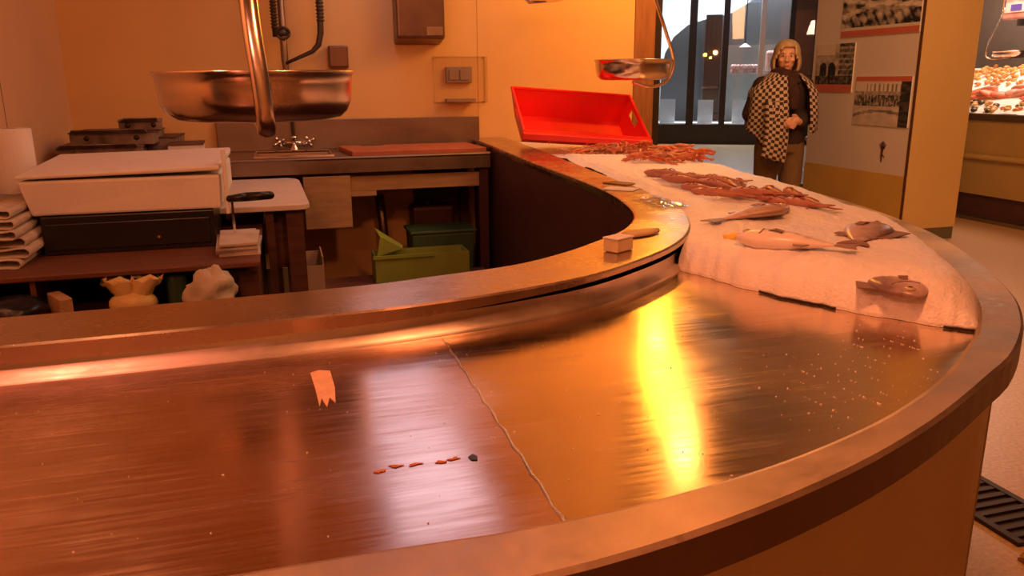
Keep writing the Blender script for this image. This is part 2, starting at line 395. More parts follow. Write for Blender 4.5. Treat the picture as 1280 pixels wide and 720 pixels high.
# ------------------------------------------------------------------ ice
ia = min(range(N), key=lambda i: (SA[i][0]-.79)**2+(SA[i][1]-1.49)**2)
ib = min(range(N), key=lambda i: (SB[i][0]-1.035)**2+(SB[i][1]-.952)**2)
NS, NT = 420, 150
IA = resample(SA[ia:], NS); IB = resample(SB[ib:], NS)
ICE = []
def ice_pt(i, k):
    s = i/(NS-1); t = k/(NT-1)
    p = Vector((*IA[i],0)).lerp(Vector((*IB[i],0)), t)
    ds = (Vector((*IA[min(i+1,NS-1)],0))-Vector((*IA[max(i-1,0)],0))).lerp(Vector((*IB[min(i+1,NS-1)],0))-Vector((*IB[max(i-1,0)],0)), t).normalized()
    p -= ds*(.055*math.sin(PI*t)**.8 + .012*noise.noise((t*9,1.3,0)) + .006*noise.noise((t*31,4.3,0)))*max(0, 1-s*6)
    dist = s*3.6
    edge_f = min(1, dist/.10); edge_f = math.sqrt(max(0, 1-(1-edge_f)**2))
    wid = (Vector((*IA[i],0))-Vector((*IB[i],0))).length
    eo = min(1, (1-t)*wid/.13); eo = math.sqrt(max(0, 1-(1-eo)**2))
    ei = min(1, .80+.2*min(1, t*wid/.05))
    top = .062+.010*noise.noise((p.x*3.1,p.y*3.1,2))+.006*noise.noise((p.x*9,p.y*9,5))
    q_ = min(1, max(0, (p.y-3.3)/.5)); top *= 1-.72*q_*q_*(3-2*q_)
    z = .9635+top*edge_f*eo*ei+.0025*noise.noise((p.x*55,p.y*55,1))+.0018*noise.noise((p.x*140,p.y*140,8))
    if s > .001: z += 0
    return Vector((p.x, p.y, max(.963, z)))
rows = [[ice_pt(i, k) for k in range(NT)] for i in range(NS)]
def ice_z(x, y):
    b = 9; bz = 1.03
    for i in range(0, NS, 4):
        for k in range(0, NT, 4):
            q = rows[i][k]; d = (q.x-x)**2+(q.y-y)**2
            if d < b: b, bz = d, q.z
    return bz
M['ice'] = mat('crushed_ice', (.95,.94,.95), .35, var=.05, scale=45, bump=.34, bscale=190)
ice = MB().loft(rows, cap=False, closed=False)
lip = [Vector((q.x, q.y, ZT+.0005)) for q in rows[0]]
ice.loft([lip, rows[0]], cap=False, closed=False)
ice = ice.build('ice_bed', M['ice'], smooth=True)
tag(ice, 'thick bed of crushed ice heaped along the right arm of the steel counter', 'ice', kind='stuff')
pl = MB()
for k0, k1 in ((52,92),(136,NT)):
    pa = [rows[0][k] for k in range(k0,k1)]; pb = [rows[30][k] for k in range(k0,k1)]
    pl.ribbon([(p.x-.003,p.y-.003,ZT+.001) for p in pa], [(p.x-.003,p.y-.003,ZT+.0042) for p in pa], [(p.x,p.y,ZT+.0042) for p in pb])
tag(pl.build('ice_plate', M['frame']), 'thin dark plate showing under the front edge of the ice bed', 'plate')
chips = MB()
def chip(x, y, q):
    a = random.random()*6; z = ZT
    chips.box((x, y, z+q*.35), (q*random.uniform(.6,1.6), q*random.uniform(.6,1.2), q*.7), a)
for _ in range(330):
    t = random.random(); i = random.randrange(2, 40); k = random.gauss(.14, .09)
    a, b = Vector((*SB[i*N//160],0)), Vector((*SA[i*N//160],0)); p = b.lerp(a, 1-abs(k)-.02)
    if p.x > .55: chip(p.x, p.y, random.uniform(.0006,.0020))
for _ in range(130):
    x = random.uniform(-.45, .8); y = random.uniform(.64, 1.12)
    chip(x, y, random.uniform(.0005,.0016))
tag(chips.build('ice_chips', M['whiteice']), 'tiny scattered chips of ice and scale on the bare steel tray', 'ice', kind='stuff')

# ------------------------------------------------------------------ pendant lamps, one an added fill, and a fluorescent batten above the stall (outside the frame)
for i, (x, y, z, wt, col, rad, where) in enumerate(LAMPS):
    l = bpy.data.lights.new('lamp_light', 'POINT'); l.energy = wt; l.color = col; l.shadow_soft_size = rad
    t = thing('pendant_lamp', 'dark enamel pendant lamp hanging '+where, 'lamp', (x,y,z))
    o = bpy.data.objects.new('lamp_light', l); C.objects.link(o); o.parent = t; o.location = (0,0,-.015)
    MB().lathe([(.03,.17),(.05,.16),(.07,.12),(.17,.05),(.175,.045),(.165,.045),(.06,.115),(.03,.13)], (x,y,z)).build('lamp_shade', M['shade'], t, smooth=True)
    MB().tube([(x,y,z+.16),(x,y,4.2)], .006, 8).build('cord', M['rubber'], t)
    MB().lathe([(.02,.14),(.02,.05),(.025,.04)], (x,y,z), 12).build('lamp_socket', M['chrome'], t)
bt = thing('ceiling_light', 'suspended white light panel under the ceiling of the stall', 'lamp', (.55,3.65,2.32))
MB().span((.33,2.65,2.32),(.77,4.65,2.36)).build('housing', M['white'], bt, bevel=.006)
MB().span((.35,2.67,2.316),(.75,4.63,2.3195)).build('diffuser', M['emitw'], bt)
for yy in (2.9,4.4): MB().tube([(.55,yy,2.36),(.55,yy,4.2)], .004, 6).build('suspension_wire', M['chrome'], bt)

# ------------------------------------------------------------------ sink unit along the back wall
sk = thing('sink_unit', 'steel sink unit with backsplash along the ochre back wall', 'sink', (.4,4.45,0))
ZS = .975; X0, X1, Y0, Y1 = -.31, 1.075, 4.15, 4.735
bx0, bx1, by0, by1 = -.12, .27, 4.28, 4.60
wt = MB()
for a, b in (((X0,Y0),(bx0,Y1)), ((bx1,Y0),(X1,Y1)), ((bx0,Y0),(bx1,by0)), ((bx0,by1),(bx1,Y1))):
    wt.span((a[0],a[1],ZS-.02),(b[0],b[1],ZS))
wt.build('worktop', M['dullsteel'], sk)
MB().tube([(X0,Y0,ZS-.002),(X1,Y0,ZS-.002)], .010, 8).span((X0,Y0-.006,ZS-.075),(X1,Y0+.012,ZS-.004)).build('front_edge', M['dullsteel'], sk)
bs = MB()
bs.ribbon([(bx0,by0,ZS),(bx1,by0,ZS),(bx1,by1,ZS),(bx0,by1,ZS),(bx0,by0,ZS)], [(bx0+.02,by0+.02,ZS-.16),(bx1-.02,by0+.02,ZS-.16),(bx1-.02,by1-.02,ZS-.16),(bx0+.02,by1-.02,ZS-.16),(bx0+.02,by0+.02,ZS-.16)])
bs.add([(bx0+.02,by0+.02,ZS-.16),(bx1-.02,by0+.02,ZS-.16),(bx1-.02,by1-.02,ZS-.16),(bx0+.02,by1-.02,ZS-.16)], [[0,1,2,3]])
bs.build('basin', M['dullsteel'], sk)
rim = MB()
for a, b in (((bx0,by0),(bx1,by0)),((bx1,by0),(bx1,by1)),((bx1,by1),(bx0,by1)),((bx0,by1),(bx0,by0))):
    rim.tube([(a[0],a[1],ZS+.003),(b[0],b[1],ZS+.003)], .006, 6)
rim.build('basin_rim', M['chrome'], sk)
MB().span((X0-.01,4.722,ZS),(1.16,4.745,1.142)).build('backsplash', M['dullsteel'], sk, bevel=.003)
MB().span((.335,Y0+.03,.80),(X1-.01,Y0+.055,.875)).build('apron_rail', M['ply'], sk, bevel=.003)
MB().span((.335,Y0+.02,.775),(.47,Y0+.045,.80)).build('apron_block', M['ply'], sk)
MB().span((.105,Y0-.005,.62),(.338,Y0+.015,.885)).build('cupboard_door', M['ply'], sk, bevel=.002)
for x in (X0+.03, X1-.03):
    for y in (Y0+.05, Y1-.05): MB().box((x,y,.45),(.05,.05,.91)).build('leg', M['maroon'], sk)
MB().span((.75,Y1-.03,.30),(1.05,Y1,.86)).build('rear_panel', M['darkwood'], sk)
fx, fy = .085, 4.655
fa = thing('faucet', 'tall chrome pre-rinse faucet with cross taps and dark spring hose behind the sink', 'faucet', (fx,fy,ZS))
MB().lathe([(.0,0),(.030,0),(.030,.012),(.016,.03),(.016,.07),(.02,.08),(.0,.085)], (fx,fy,ZS)).tube([(fx-.07,fy,ZS+.045),(fx+.07,fy,ZS+.045)], .013).build('body', M['chrome'], fa, smooth=True)
for q in (-1, 1):
    c = (fx+q*.08, fy-.01, ZS+.05)
    tp = MB().ball(c, (.016,.016,.016))
    for k in range(4):
        a = k*PI/2+.5; tp.tube([c, (c[0]+.035*math.cos(a), c[1]-.012, c[2]+.035*math.sin(a))], [.007,.009], 8)
    tp.build('tap_handle', M['chrome'], fa, smooth=True)
MB().tube([(fx,fy,ZS+.07),(fx-.005,fy,1.30),(fx-.015,fy,1.46),(fx-.015,fy,2.3)], [.009,.010,.019,.019], 12).build('riser_pipe', M['dullsteel'], fa, smooth=True)
MB().lathe([(.020,0),(.034,.005),(.034,.03),(.020,.035)], (fx-.02,fy-.005,1.585)).tube([(fx-.015+.034*math.cos(a*PI/6),fy-.03,1.60+.03*math.sin(a*PI/6)) for a in range(13)], .007, 8).build('clamp_ring', M['rubber'], fa, smooth=True)
hp = [(fx-.01,fy-.03,1.445),(fx+.06,fy-.04,1.475),(fx+.13,fy-.04,1.505),(fx+.165,fy-.04,1.54),(fx+.18,fy-.04,1.60),(fx+.185,fy-.04,1.72),(fx+.175,fy-.04,1.95)]
MB().tube(hp, [.008,.010,.012,.016,.017,.017,.017], 10).build('hose', M['rubber'], fa, smooth=True)
sp = MB()
for k in range(12): sp.lathe([(.019,0),(.023,.005),(.019,.010)], (fx+.184,fy-.04,1.66+.018*k), 12)
sp2 = MB()
for k in range(14): sp2.lathe([(.015,0),(.021,.005),(.015,.010)], (fx-.055,fy-.03,1.625+.016*k), 12)
sp2.tube([(fx-.055,fy-.03,1.58),(fx-.055,fy-.03,2.2)], .014, 8)
sp.build('spring', M['rubber'], fa, smooth=True); sp2.build('spring', M['rubber'], fa, smooth=True)
cb = thing('cutting_board', 'reddish brown cutting board lying on the worktop beside the basin', 'board', (.7,4.4,ZS))
MB().prism([(.36,4.20),(1.07,4.20),(1.05,4.60),(.32,4.60)], ZS+.001, ZS+.026).build('board', M['brownboard'], cb, bevel=.004)
MB().box((.50,4.565,ZS+.0268),(.12,.028,.0012)).build('grip_slot', M['black'], cb)
MB().tube([(.235,4.63,ZS+.012),(.30,4.62,ZS+.012),(.31,4.60,ZS+.012)], .006, 8).build('x', M['chrome'])
o = bpy.data.objects['x']; o.name = 'sink_plug_chain'; tag(o, 'short chrome plug chain bar lying by the right rear corner of the basin', 'chain')

# ------------------------------------------------------------------ fittings on the back wall
d = thing('paper_dispenser', 'brown metal paper towel dispenser on the back wall above the sink', 'dispenser', (.81,4.75,1.55))
MB().loft([[(.675,4.749,1.545),(.945,4.749,1.545),(.945,4.60,1.575),(.675,4.60,1.575)], [(.675,4.749,2.0),(.945,4.749,2.0),(.945,4.60,2.0),(.675,4.60,2.0)]]).build('housing', M['disp'], d, bevel=.015, seg=3)
MB().box((.885,4.597,1.615),(.09,.004,.045)).build('lock_plate', M['chrome'], d)
e = thing('socket_box', 'small brown box on the wall right of the hanging pan', 'box', (.355,4.75,1.42))
MB().span((.305,4.69,1.42),(.412,4.749,1.54)).build('body', M['disp'], e, bevel=.006)
MB().span((.309,4.682,1.428),(.408,4.69,1.535)).build('cover', M['disp'], e, bevel=.004)
s_ = thing('switch_enclosure', 'clear plastic splash cover over a double wall switch', 'switch', (1.05,4.75,1.21))
cv = MB(); ox0, ox1, oz0, oz1 = .895, 1.20, 1.22, 1.48
cv.span((ox0,4.66,oz0),(ox1,4.664,oz1)); cv.span((ox0,4.664,oz0),(ox0+.004,4.749,oz1)); cv.span((ox1-.004,4.664,oz0),(ox1,4.749,oz1))
cv.span((ox0,4.664,oz0),(ox1,4.749,oz0+.004)); cv.span((ox0,4.664,oz1-.004),(ox1,4.749,oz1))
cv.build('cover', M['clear'], s_, bevel=.003)
fr = MB()
for a, b in (((ox0,oz0),(ox1,oz0)),((ox1,oz0),(ox1,oz1)),((ox1,oz1),(ox0,oz1)),((ox0,oz1),(ox0,oz0))): fr.tube([(a[0],4.745,a[1]),(b[0],4.745,b[1])], .007, 6)
fr.build('cover_rim', M['clear'], s_)
MB().span((.968,4.72,1.335),(1.122,4.749,1.425)).build('switch_frame', M['grey'], s_, bevel=.004)
for x in (.983, 1.048): MB().span((x,4.712,1.35),(x+.058,4.722,1.41)).build('rocker', M['grey'], s_, bevel=.004)
MB().span((.96,4.67,1.228),(1.13,4.74,1.245)).build('cover_latch', M['grey'], s_)

# ------------------------------------------------------------------ hanging scales with pans
def scale_pan(name_label, c, R_, ztop, h, band, width):
    t = thing('hanging_scale', name_label, 'scale', (c[0],c[1],ztop-h), group=None)
    prof = [(0,-h),(R_*.74,-h),(R_*.86,-h*.95),(R_*.93,-h*.82),(R_*.975,-h*.6),(R_*.99,-h*.25),(R_,-.006),(R_*1.03,0),(R_*1.03,.004),(R_*.99,.003),(R_*.975,-h*.25),(R_*.955,-h*.58),(R_*.91,-h*.78),(R_*.84,-h*.91),(R_*.7,-h*.96),(0,-h*.96)]
    MB().lathe(prof, (c[0],c[1],ztop), 56).build('pan', M['polish'], t, smooth=True)
    ctr_ = Vector(c); P = [Vector((*p,)) for p in band]
    Pn = []
    for i in range(len(P)-1):                       # smooth the bar
        a, b, cc, dd = P[max(i-1,0)], P[i], P[i+1], P[min(i+2,len(P)-1)]
        for k in range(6):
            q = k/6; Pn.append(.5*((2*b)+(cc-a)*q+(2*a-5*b+4*cc-dd)*q*q+(3*b-a-3*cc+dd)*q**3))
    Pn.append(P[-1])
    out = Vector((P[2].x-c[0], P[2].y-c[1], 0)).normalized(); side = Vector((-out.y, out.x, 0))
    rings = []
    for i, p in enumerate(Pn):
        d_ = (Pn[min(i+1,len(Pn)-1)]-Pn[max(i-1,0)]).normalized(); nn = d_.cross(side).normalized()
        rings.append([p+side*(width/2*math.cos(2*PI*j/10))+nn*(width*.28*math.sin(2*PI*j/10)) for j in range(10)])
    MB().loft(rings).build('hanger_bar', M['polish'], t, smooth=True)
    top = P[0]
    MB().tube([top+Vector((0,0,-.01)), (top.x,top.y,4.2)], .005, 8).build('hanging_rod', M['chrome'], t)
    return t
scale_pan('large steel scale pan hanging over the raised ledge, its bar in front', (-.035,1.88), .205, 1.368, .098,
    [(-.034,1.83,1.80),(-.036,1.74,1.60),(-.032,1.685,1.46),(-.024,1.662,1.36),(-.020,1.664,1.29),(-.020,1.685,1.255),(-.02,1.74,1.253),(-.03,1.88,1.262)], .036)
scale_pan('small steel scale pan hanging above the red crate, its bar on the right', (1.785,3.93), .195, 1.44, .098,
    [(1.79,3.93,2.0),(1.89,3.915,1.74),(1.955,3.905,1.57),(1.995,3.895,1.45),(1.985,3.895,1.37),(1.945,3.90,1.325),(1.87,3.91,1.308),(1.785,3.93,1.332)], .030)
scale_pan('scale pan whose underside just dips into the top edge above the red crate', (1.38,4.13), .105, 1.80, .062,
    [(1.38,4.13,2.2),(1.33,4.16,2.0),(1.28,4.19,1.86),(1.275,4.19,1.78),(1.30,4.175,1.735),(1.33,4.16,1.733),(1.35,4.15,1.733),(1.38,4.13,1.736)], .02)

# ------------------------------------------------------------------ red crate tilted against the wall
cr = thing('fish_crate', 'bright red plastic crate tilted up against the ochre wall behind the ice', 'crate', (1.517,3.864,1.075))
W, Hh, Dp = .669, .407, .150
Mx = Matrix.Rotation(-.063, 3, 'Z') @ Matrix.Rotation(.078, 3, 'Y') @ Matrix.Rotation(-1.031, 3, 'X')
def cp(x, z, y): return cr.location + Mx @ Vector((x, y, z))      # x across, z up the opening, y depth behind the rim
def cbox(mb, a, b):
    c_ = [(a[i]+b[i])/2 for i in range(3)]; dd = [abs(b[i]-a[i]) for i in range(3)]
    return mb.box(cp(c_[0], c_[2], c_[1]), dd, M=Mx)
w2 = W/2; k_ = .04; kl = .125
bt_ = MB(); cbox(bt_, (-w2+k_,Dp-.006,kl),(w2-k_,Dp,Hh-k_)); bt_.build('bottom', M['crate'], cr, bevel=.002)
def wall(p, q, name):    # slanted side between a rim edge and a bottom edge
    n_ = (Vector(q[0])-Vector(p[0])).cross(Vector(p[1])-Vector(p[0])).normalized()*.005
    a = [cp(*x) for x in (p[0],p[1],q[1],q[0])]; n_w = Mx @ Vector((n_.x, n_.z, n_.y))
    MB().add(a+[x+n_w for x in a], [[0,1,2,3],[7,6,5,4],[0,4,5,1],[1,5,6,2],[2,6,7,3],[3,7,4,0]]).build(name, M['crate'], cr)
wall([(-w2,0,0),(w2,0,0)], [(-w2+k_,kl,Dp),(w2-k_,kl,Dp)], 'long_side')
wall([(-w2,Hh,0),(w2,Hh,0)], [(-w2+k_,Hh-k_,Dp),(w2-k_,Hh-k_,Dp)], 'long_side')
for sgn in (-1, 1):
    rim_e = [(sgn*w2,0,0),(sgn*w2,Hh,0)]
    z1, z2 = Hh*.44, Hh*.74                         # the hand hole leaves the end wall in three pieces
    def px(v): return sgn*(w2-k_*v)
    wall([(px(0),0,0),(px(0),z1,0)], [(px(1),kl,Dp),(px(1),z1,Dp)], 'short_side')
    wall([(px(0),z2,0),(px(0),Hh,0)], [(px(1),z2,Dp),(px(1),Hh-k_,Dp)], 'short_side')
    wall([(px(.38),z1,Dp*.38),(px(.38),z2,Dp*.38)], [(px(1),z1,Dp),(px(1),z2,Dp)], 'short_side')
    wall([(px(0),z1,0),(px(0),z2,0)], [(px(.12),z1,Dp*.12),(px(.12),z2,Dp*.12)], 'handle_bar')
rm = MB()
for a, b in (((-w2,0),(w2,0)),((w2,0),(w2,Hh)),((w2,Hh),(-w2,Hh)),((-w2,Hh),(-w2,0))):
    rm.tube([cp(a[0],a[1],0),cp(b[0],b[1],0)], .0075, 6)
rm.build('rim', M['crate'], cr)
for x in (-.2, 0, .2):
    rb = MB(); cbox(rb, (x-.003,.0,-.026),(x+.003,.05,.0)); rb.build('rib', M['crate'], cr)
fl = MB(); cbox(fl, (-w2-.01,-.004,-.030),(w2+.01,.030,-.002)); fl.build('skirt', M['crate'], cr, bevel=.003)

# ------------------------------------------------------------------ small things on the ledge and marks on the tray
def ledge_top(x, y):
    i = min(range(N), key=lambda i: min((L_OUT[i][0]-x)**2+(L_OUT[i][1]-y)**2, (L_IN[i][0]-x)**2+(L_IN[i][1]-y)**2)); return ledge_z(i)
z = ledge_top(.64,1.46)
sb = thing('price_block', 'small pale block standing on the ledge at the start of its curve', 'block', (.64,1.455,z))
MB().box((.64,1.455,z+.014),(.052,.036,.027),.5).build('body', M['sponge'], sb, bevel=.003)
MB().box((.64,1.455,z+.0283),(.054,.038,.0022),.5).build('top_plate', M['white'], sb)
z = ledge_top(.74,1.585)
MB().loft([[(.70+.10*q+wd*math.sin(2*PI*j/12)*.5, 1.572+.03*q+wd*math.cos(2*PI*j/12), z+.006+.003*math.sin(2*PI*j/12+1)) for j in range(12)] for q, wd in ((0,.004),(.1,.014),(.3,.022),(.6,.022),(.85,.014),(1,.004))]).build('scraper', M['wood'], None, smooth=True, solid=.003)
tag(bpy.data.objects['scraper'], 'thin oval wooden scraper lying behind the pale block on the ledge', 'scraper')
for (x, y, a, m_, lb) in ((1.075,2.44,.5,'redwood','brown price tag lying flat on the ledge, the farther of two'), (1.015,2.30,.8,'white','pale price tag lying flat on the ledge, the nearer of two')):
    z = ledge_top(x,y)
    tag(MB().box((x,y,z+.0025),(.062,.10,.004),a).build('price_tag', M[m_], bevel=.001), lb, 'price tag', 'price tags lying on the ledge')
z = ledge_top(1.0,2.0); wr = MB(); g = []
for i in range(15):
    g.append([(.955+.085*i/14+.01*noise.noise((i*.5,k*.5,3)), 1.90+.20*k/14+.02*noise.noise((i*.4,k*.4,9)), z+.004+.022*abs(noise.noise((i*.33,k*.33,1)))*math.sin(PI*i/14)*math.sin(PI*k/14)+.001) for k in range(15)])
tag(wr.loft(g, cap=False, closed=False).build('plastic_wrap', M['film'], solid=.001), 'crumpled clear plastic film on the bend of the raised ledge', 'wrap')
def smear(name, label, pts, m_, cat='stain'):
    o_ = MB().prism(pts, ZT+.0003, ZT+.0010).build(name, M[m_]); return tag(o_, label, cat)
smear('tape_scrap', 'peach scrap of tape stuck on the left sheet of the steel tray', [(.018,1.085),(.030,1.092),(.045,1.085),(.047,1.02),(.044,.965),(.038,.985),(.033,.955),(.028,.985),(.024,.96),(.022,1.02)], 'tape', 'tape')
for k, (x, y) in enumerate(((.075,.765),(.092,.772),(.112,.770),(.140,.768),(.155,.771))):
    q = [(x+(.006+.004*math.sin(k+j*2.3))*math.cos(j*PI/4), y+(.0028+.0018*math.sin(k*3+j*1.7))*math.sin(j*PI/4)) for j in range(8)]
    smear('rust_mark', ('rust fleck on the left steel sheet, %s of a row of five' % ('leftmost','second from left','middle one','second from right','rightmost')[k]), q, 'rust', 'stain')['group'] = 'rust flecks on the tray'
smear('dark_chip', 'tiny dark scrap lying on the steel beside the row of rust flecks', [(.172,.762),(.178,.760),(.180,.769),(.176,.775),(.170,.770)], 'black', 'scrap')

# ------------------------------------------------------------------ fish
def fish_mat(name, back, belly, y0, y1, rough=.28, spots=.0):
    m = mat(name, back, rough); t = m.node_tree; b = t.nodes['Principled BSDF']
    tc = t.nodes.new('ShaderNodeTexCoord'); sx = t.nodes.new('ShaderNodeSeparateXYZ'); t.links.new(tc.outputs['Object'], sx.inputs[0])
    n = t.nodes.new('ShaderNodeTexNoise'); n.inputs['Scale'].default_value = 60; t.links.new(tc.outputs['Object'], n.inputs['Vector'])
    mr = t.nodes.new('ShaderNodeMapRange'); mr.inputs['From Min'].default_value = y0; mr.inputs['From Max'].default_value = y1
    t.links.new(sx.outputs['Y'], mr.inputs['Value'])
    ad = t.nodes.new('ShaderNodeMath'); ad.operation = 'MULTIPLY_ADD'; ad.inputs[1].default_value = .5; t.links.new(n.outputs['Fac'], ad.inputs[0]); 
    sb_ = t.nodes.new('ShaderNodeMath'); sb_.operation = 'SUBTRACT'; sb_.inputs[1].default_value = .25; t.links.new(mr.outputs[0], sb_.inputs[0]); t.links.new(sb_.outputs[0], ad.inputs[2])
    rp = t.nodes.new('ShaderNodeValToRGB'); rp.color_ramp.elements[0].color = (*belly, 1); rp.color_ramp.elements[1].color = (*back, 1)
    rp.color_ramp.elements[0].position = .3; rp.color_ramp.elements[1].position = .7
    t.links.new(ad.outputs[0], rp.inputs[0]); t.links.new(rp.outputs[0], b.inputs['Base Color'])
    return m
def make_fish(name, label, L, Hf, Tf, m_body, m_fin, bulge=.35, fork=.5, tail_h=.9, dorsal=((.30,.0),(.36,.45),(.7,.25),(.78,0)), group=None, bend=0, eye=.018, loc=None, rz=0, tilt=0, parts=True):
    """the fish lies on its side: x runs head to tail, y from belly (-) to back (+), z is its thickness"""
    t = thing(name, label, 'fish', (0,0,0), 0, group)
    def prof(q):
        return max(.0, (math.sin(PI*min(1, q/bulge)/2)**.75 if q < bulge else (max(0, math.cos(PI*(q-bulge)/(1-bulge)/2))**1.05*.86+.14)))
    rings = []; n = 16; K = 22
    cy = lambda q: bend*math.sin(PI*q)
    for i in range(K+1):
        q = i/K; hh = Hf/2*max(.04, prof(q)); tt = Tf/2*max(.05, prof(q)**.9*(1 if q < .6 else 1-.45*(q-.6)/.4))
        rings.append([(q*L*.84, cy(q)+hh*math.cos(2*PI*j/n), Tf*.45+tt*math.sin(2*PI*j/n)) for j in range(n)])
    MB().loft(rings).build('body', m_body, t, smooth=True, local=True)
    x = L*.82; y = cy(1); z_ = Tf*.45; th = Hf*tail_h/2
    tl = MB(); tl.prism([(x,y-.07*Hf),(x+L*.09,y-th*.75),(x+L*.19,y-th),(x+L*(.19-.10*fork),y),(x+L*.19,y+th),(x+L*.09,y+th*.75),(x,y+.07*Hf)], z_-.0012, z_+.0012)
    tl.build('tail_fin', m_fin, t, local=True)
    if parts:
        up = [(q*L*.84, cy(q)+Hf/2*prof(q)*.92) for q, _ in dorsal]; hi = [(q*L*.84+L*.02, cy(q)+Hf/2*prof(q)+h_*Hf*.7) for q, h_ in dorsal]
        MB().prism(up+hi[::-1][1:-1], z_-.001, z_+.001).build('dorsal_fin', m_fin, t, local=True)
        q = .62; yb = cy(q)-Hf/2*prof(q)
        MB().prism([(q*L*.8,yb+.1*Hf),(q*L*.84+L*.12,cy(.75)-Hf/2*prof(.75)*.9),(q*L*.84+L*.07,yb-.17*Hf),(q*L*.84,yb-.12*Hf)], z_-.001, z_+.001).build('anal_fin', m_fin, t, local=True)
        zt = Tf*.45+Tf*.48
        MB().loft([[(L*.27,-.10*Hf,zt-.002),(L*.27,.02*Hf,zt-.002)],[(L*.34,-.20*Hf,zt+.004),(L*.35,-.04*Hf,zt+.004)],[(L*.41,-.26*Hf,zt+.001),(L*.42,-.10*Hf,zt+.001)]], cap=False, closed=False).build('pectoral_fin', m_fin, t, local=True, solid=.0015)
        ex = L*.10; ey = cy(.1)+Hf*.10*prof(.12); ez = Tf*.45+Tf/2*prof(.12)**.9*.86
        ey_ = MB().ball((ex,ey,ez), (eye*.5,eye*.5,eye*.22), 12, 8).build('eye', M['eyew'], t, smooth=True, local=True)
        pu = MB().ball((ex,ey,ez+eye*.14), (eye*.27,eye*.27,eye*.12), 10, 6).build('pupil', M['black'], ey_, smooth=True, local=True)
        gl = MB(); gl.tube([(L*.215+L*.025*math.cos(a), cy(.2)+Hf*.36*math.sin(a)*prof(.2), Tf*.45+Tf/2*prof(.22)*math.sqrt(max(0,1-(.72*math.sin(a))**2))*.99) for a in [(-1+2*k/8)*1.3 for k in range(9)]], (.0026), 6)
        gl.build('gill_edge', m_fin, t, smooth=True, local=True)
    if loc:
        t.location = loc; t.rotation_euler = (tilt, 0, rz)
    return t
M['eyew'] = mat('fish_eye', (.55,.45,.30), .15)
M['hake'] = fish_mat('hake_skin', (.20,.13,.12), (.90,.80,.74), -.03, .045)
M['hakefin'] = mat('hake_fin', (.34,.22,.18), .4, var=.3)
M['bream'] = fish_mat('bream_skin', (.20,.13,.13), (.60,.46,.44), -.05, .07)
M['breamfin'] = mat('bream_fin', (.30,.17,.15), .4, var=.3)
M['pale'] = fish_mat('pale_fish_skin', (.50,.30,.22), (.88,.70,.60), -.04, .05)
M['mullet'] = fish_mat('red_mullet_skin', (.24,.075,.045), (.50,.22,.14), -.02, .02)
M['mulletfin'] = mat('mullet_fin', (.40,.11,.06), .45, var=.3)
def place(x0, y0, x1, y1): # head point -> tail point
    return math.atan2(y1-y0, x1-x0), math.hypot(x1-x0, y1-y0)
a, L = place(.875,1.408, 1.035,1.25)
# heading of the long fish: its head lies towards the ledge, its back towards the far side
def lay(x0, y0, x1, y1, sink=.006): return (x0, y0, ice_z((x0*2+x1)/3, (y0*2+y1)/3)-sink)
make_fish('long_fish', 'long pale bellied fish lying near the front of the ice, head to the left', L*1.02, .070, .042, M['hake'], M['hakefin'], bulge=.30, fork=.25, tail_h=.62, loc=lay(.875,1.408,1.035,1.25), rz=a, dorsal=((.28,0),(.33,.35),(.5,.12),(.86,.12),(.9,0)))
a, L = place(1.225,1.735, .925,1.605)
make_fish('pale_fish', 'pale pink fish on the ice beyond the long fish, thin tail to the left', L, .075, .030, M['pale'], M['hakefin'], bulge=.30, fork=.4, tail_h=.5, loc=lay(1.225,1.735,.925,1.605), rz=a)
a, L = place(1.285,1.49, 1.08,1.31)
make_fish('bream', 'pinkish grey bream lying near the far rim with its tail towards us', L*.98, .100, .030, M['bream'], M['breamfin'], bulge=.36, fork=.55, tail_h=.62, loc=lay(1.285,1.49,1.08,1.31,.010), rz=a)
a, L = place(.975,1.005, 1.01,1.18)
make_fish('bream', 'small dark bream half sunk in the ice nearest the front right corner', .195, .088, .028, M['bream'], M['breamfin'], bulge=.36, fork=.5, tail_h=.8, loc=lay(.975,1.015,1.01,1.18,.018), rz=a)
px0 = make_fish('red_mullet', 'slim reddish brown fish in the loose row across the middle of the ice', .21, .033, .026, M['mullet'], M['mulletfin'], bulge=.26, fork=.4, tail_h=.8, group='slim reddish fish in a row on the ice', eye=.010)
MULL = [(1.215,2.56,1.27,2.36),(1.30,2.33,1.36,2.14),(1.165,2.33,1.25,2.14),(1.25,2.26,1.32,2.06),(1.16,2.13,1.26,1.96),(1.30,2.19,1.25,1.99),(1.40,2.26,1.31,2.09),(1.21,2.08,1.28,1.88),(1.13,2.00,1.25,1.83),(1.34,2.05,1.31,1.85),(1.25,1.93,1.28,1.73),(1.36,1.95,1.31,1.76),(1.20,1.99,1.30,1.81),(1.39,2.10,1.35,1.90),(1.19,2.44,1.27,2.25),(1.27,2.40,1.33,2.21),(1.27,1.82,1.30,1.64),(1.24,2.20,1.27,2.00),(1.18,2.22,1.24,2.03),(1.32,1.86,1.30,1.68)]
for k, (x0, y0, x1, y1) in enumerate(MULL):
    a, L = place(x0, y0, x1, y1)
    lc = lay(x0, y0, x1, y1, .002); lc = (lc[0], lc[1], lc[2]+(.012 if k % 3 == 2 else 0))
    if k == 0: px0.location = lc; px0.rotation_euler = (0,0,a)
    else: dup(px0, lc, (random.uniform(-.25,.25), random.uniform(-.05,.05), a), scale=random.uniform(.85,1.1))
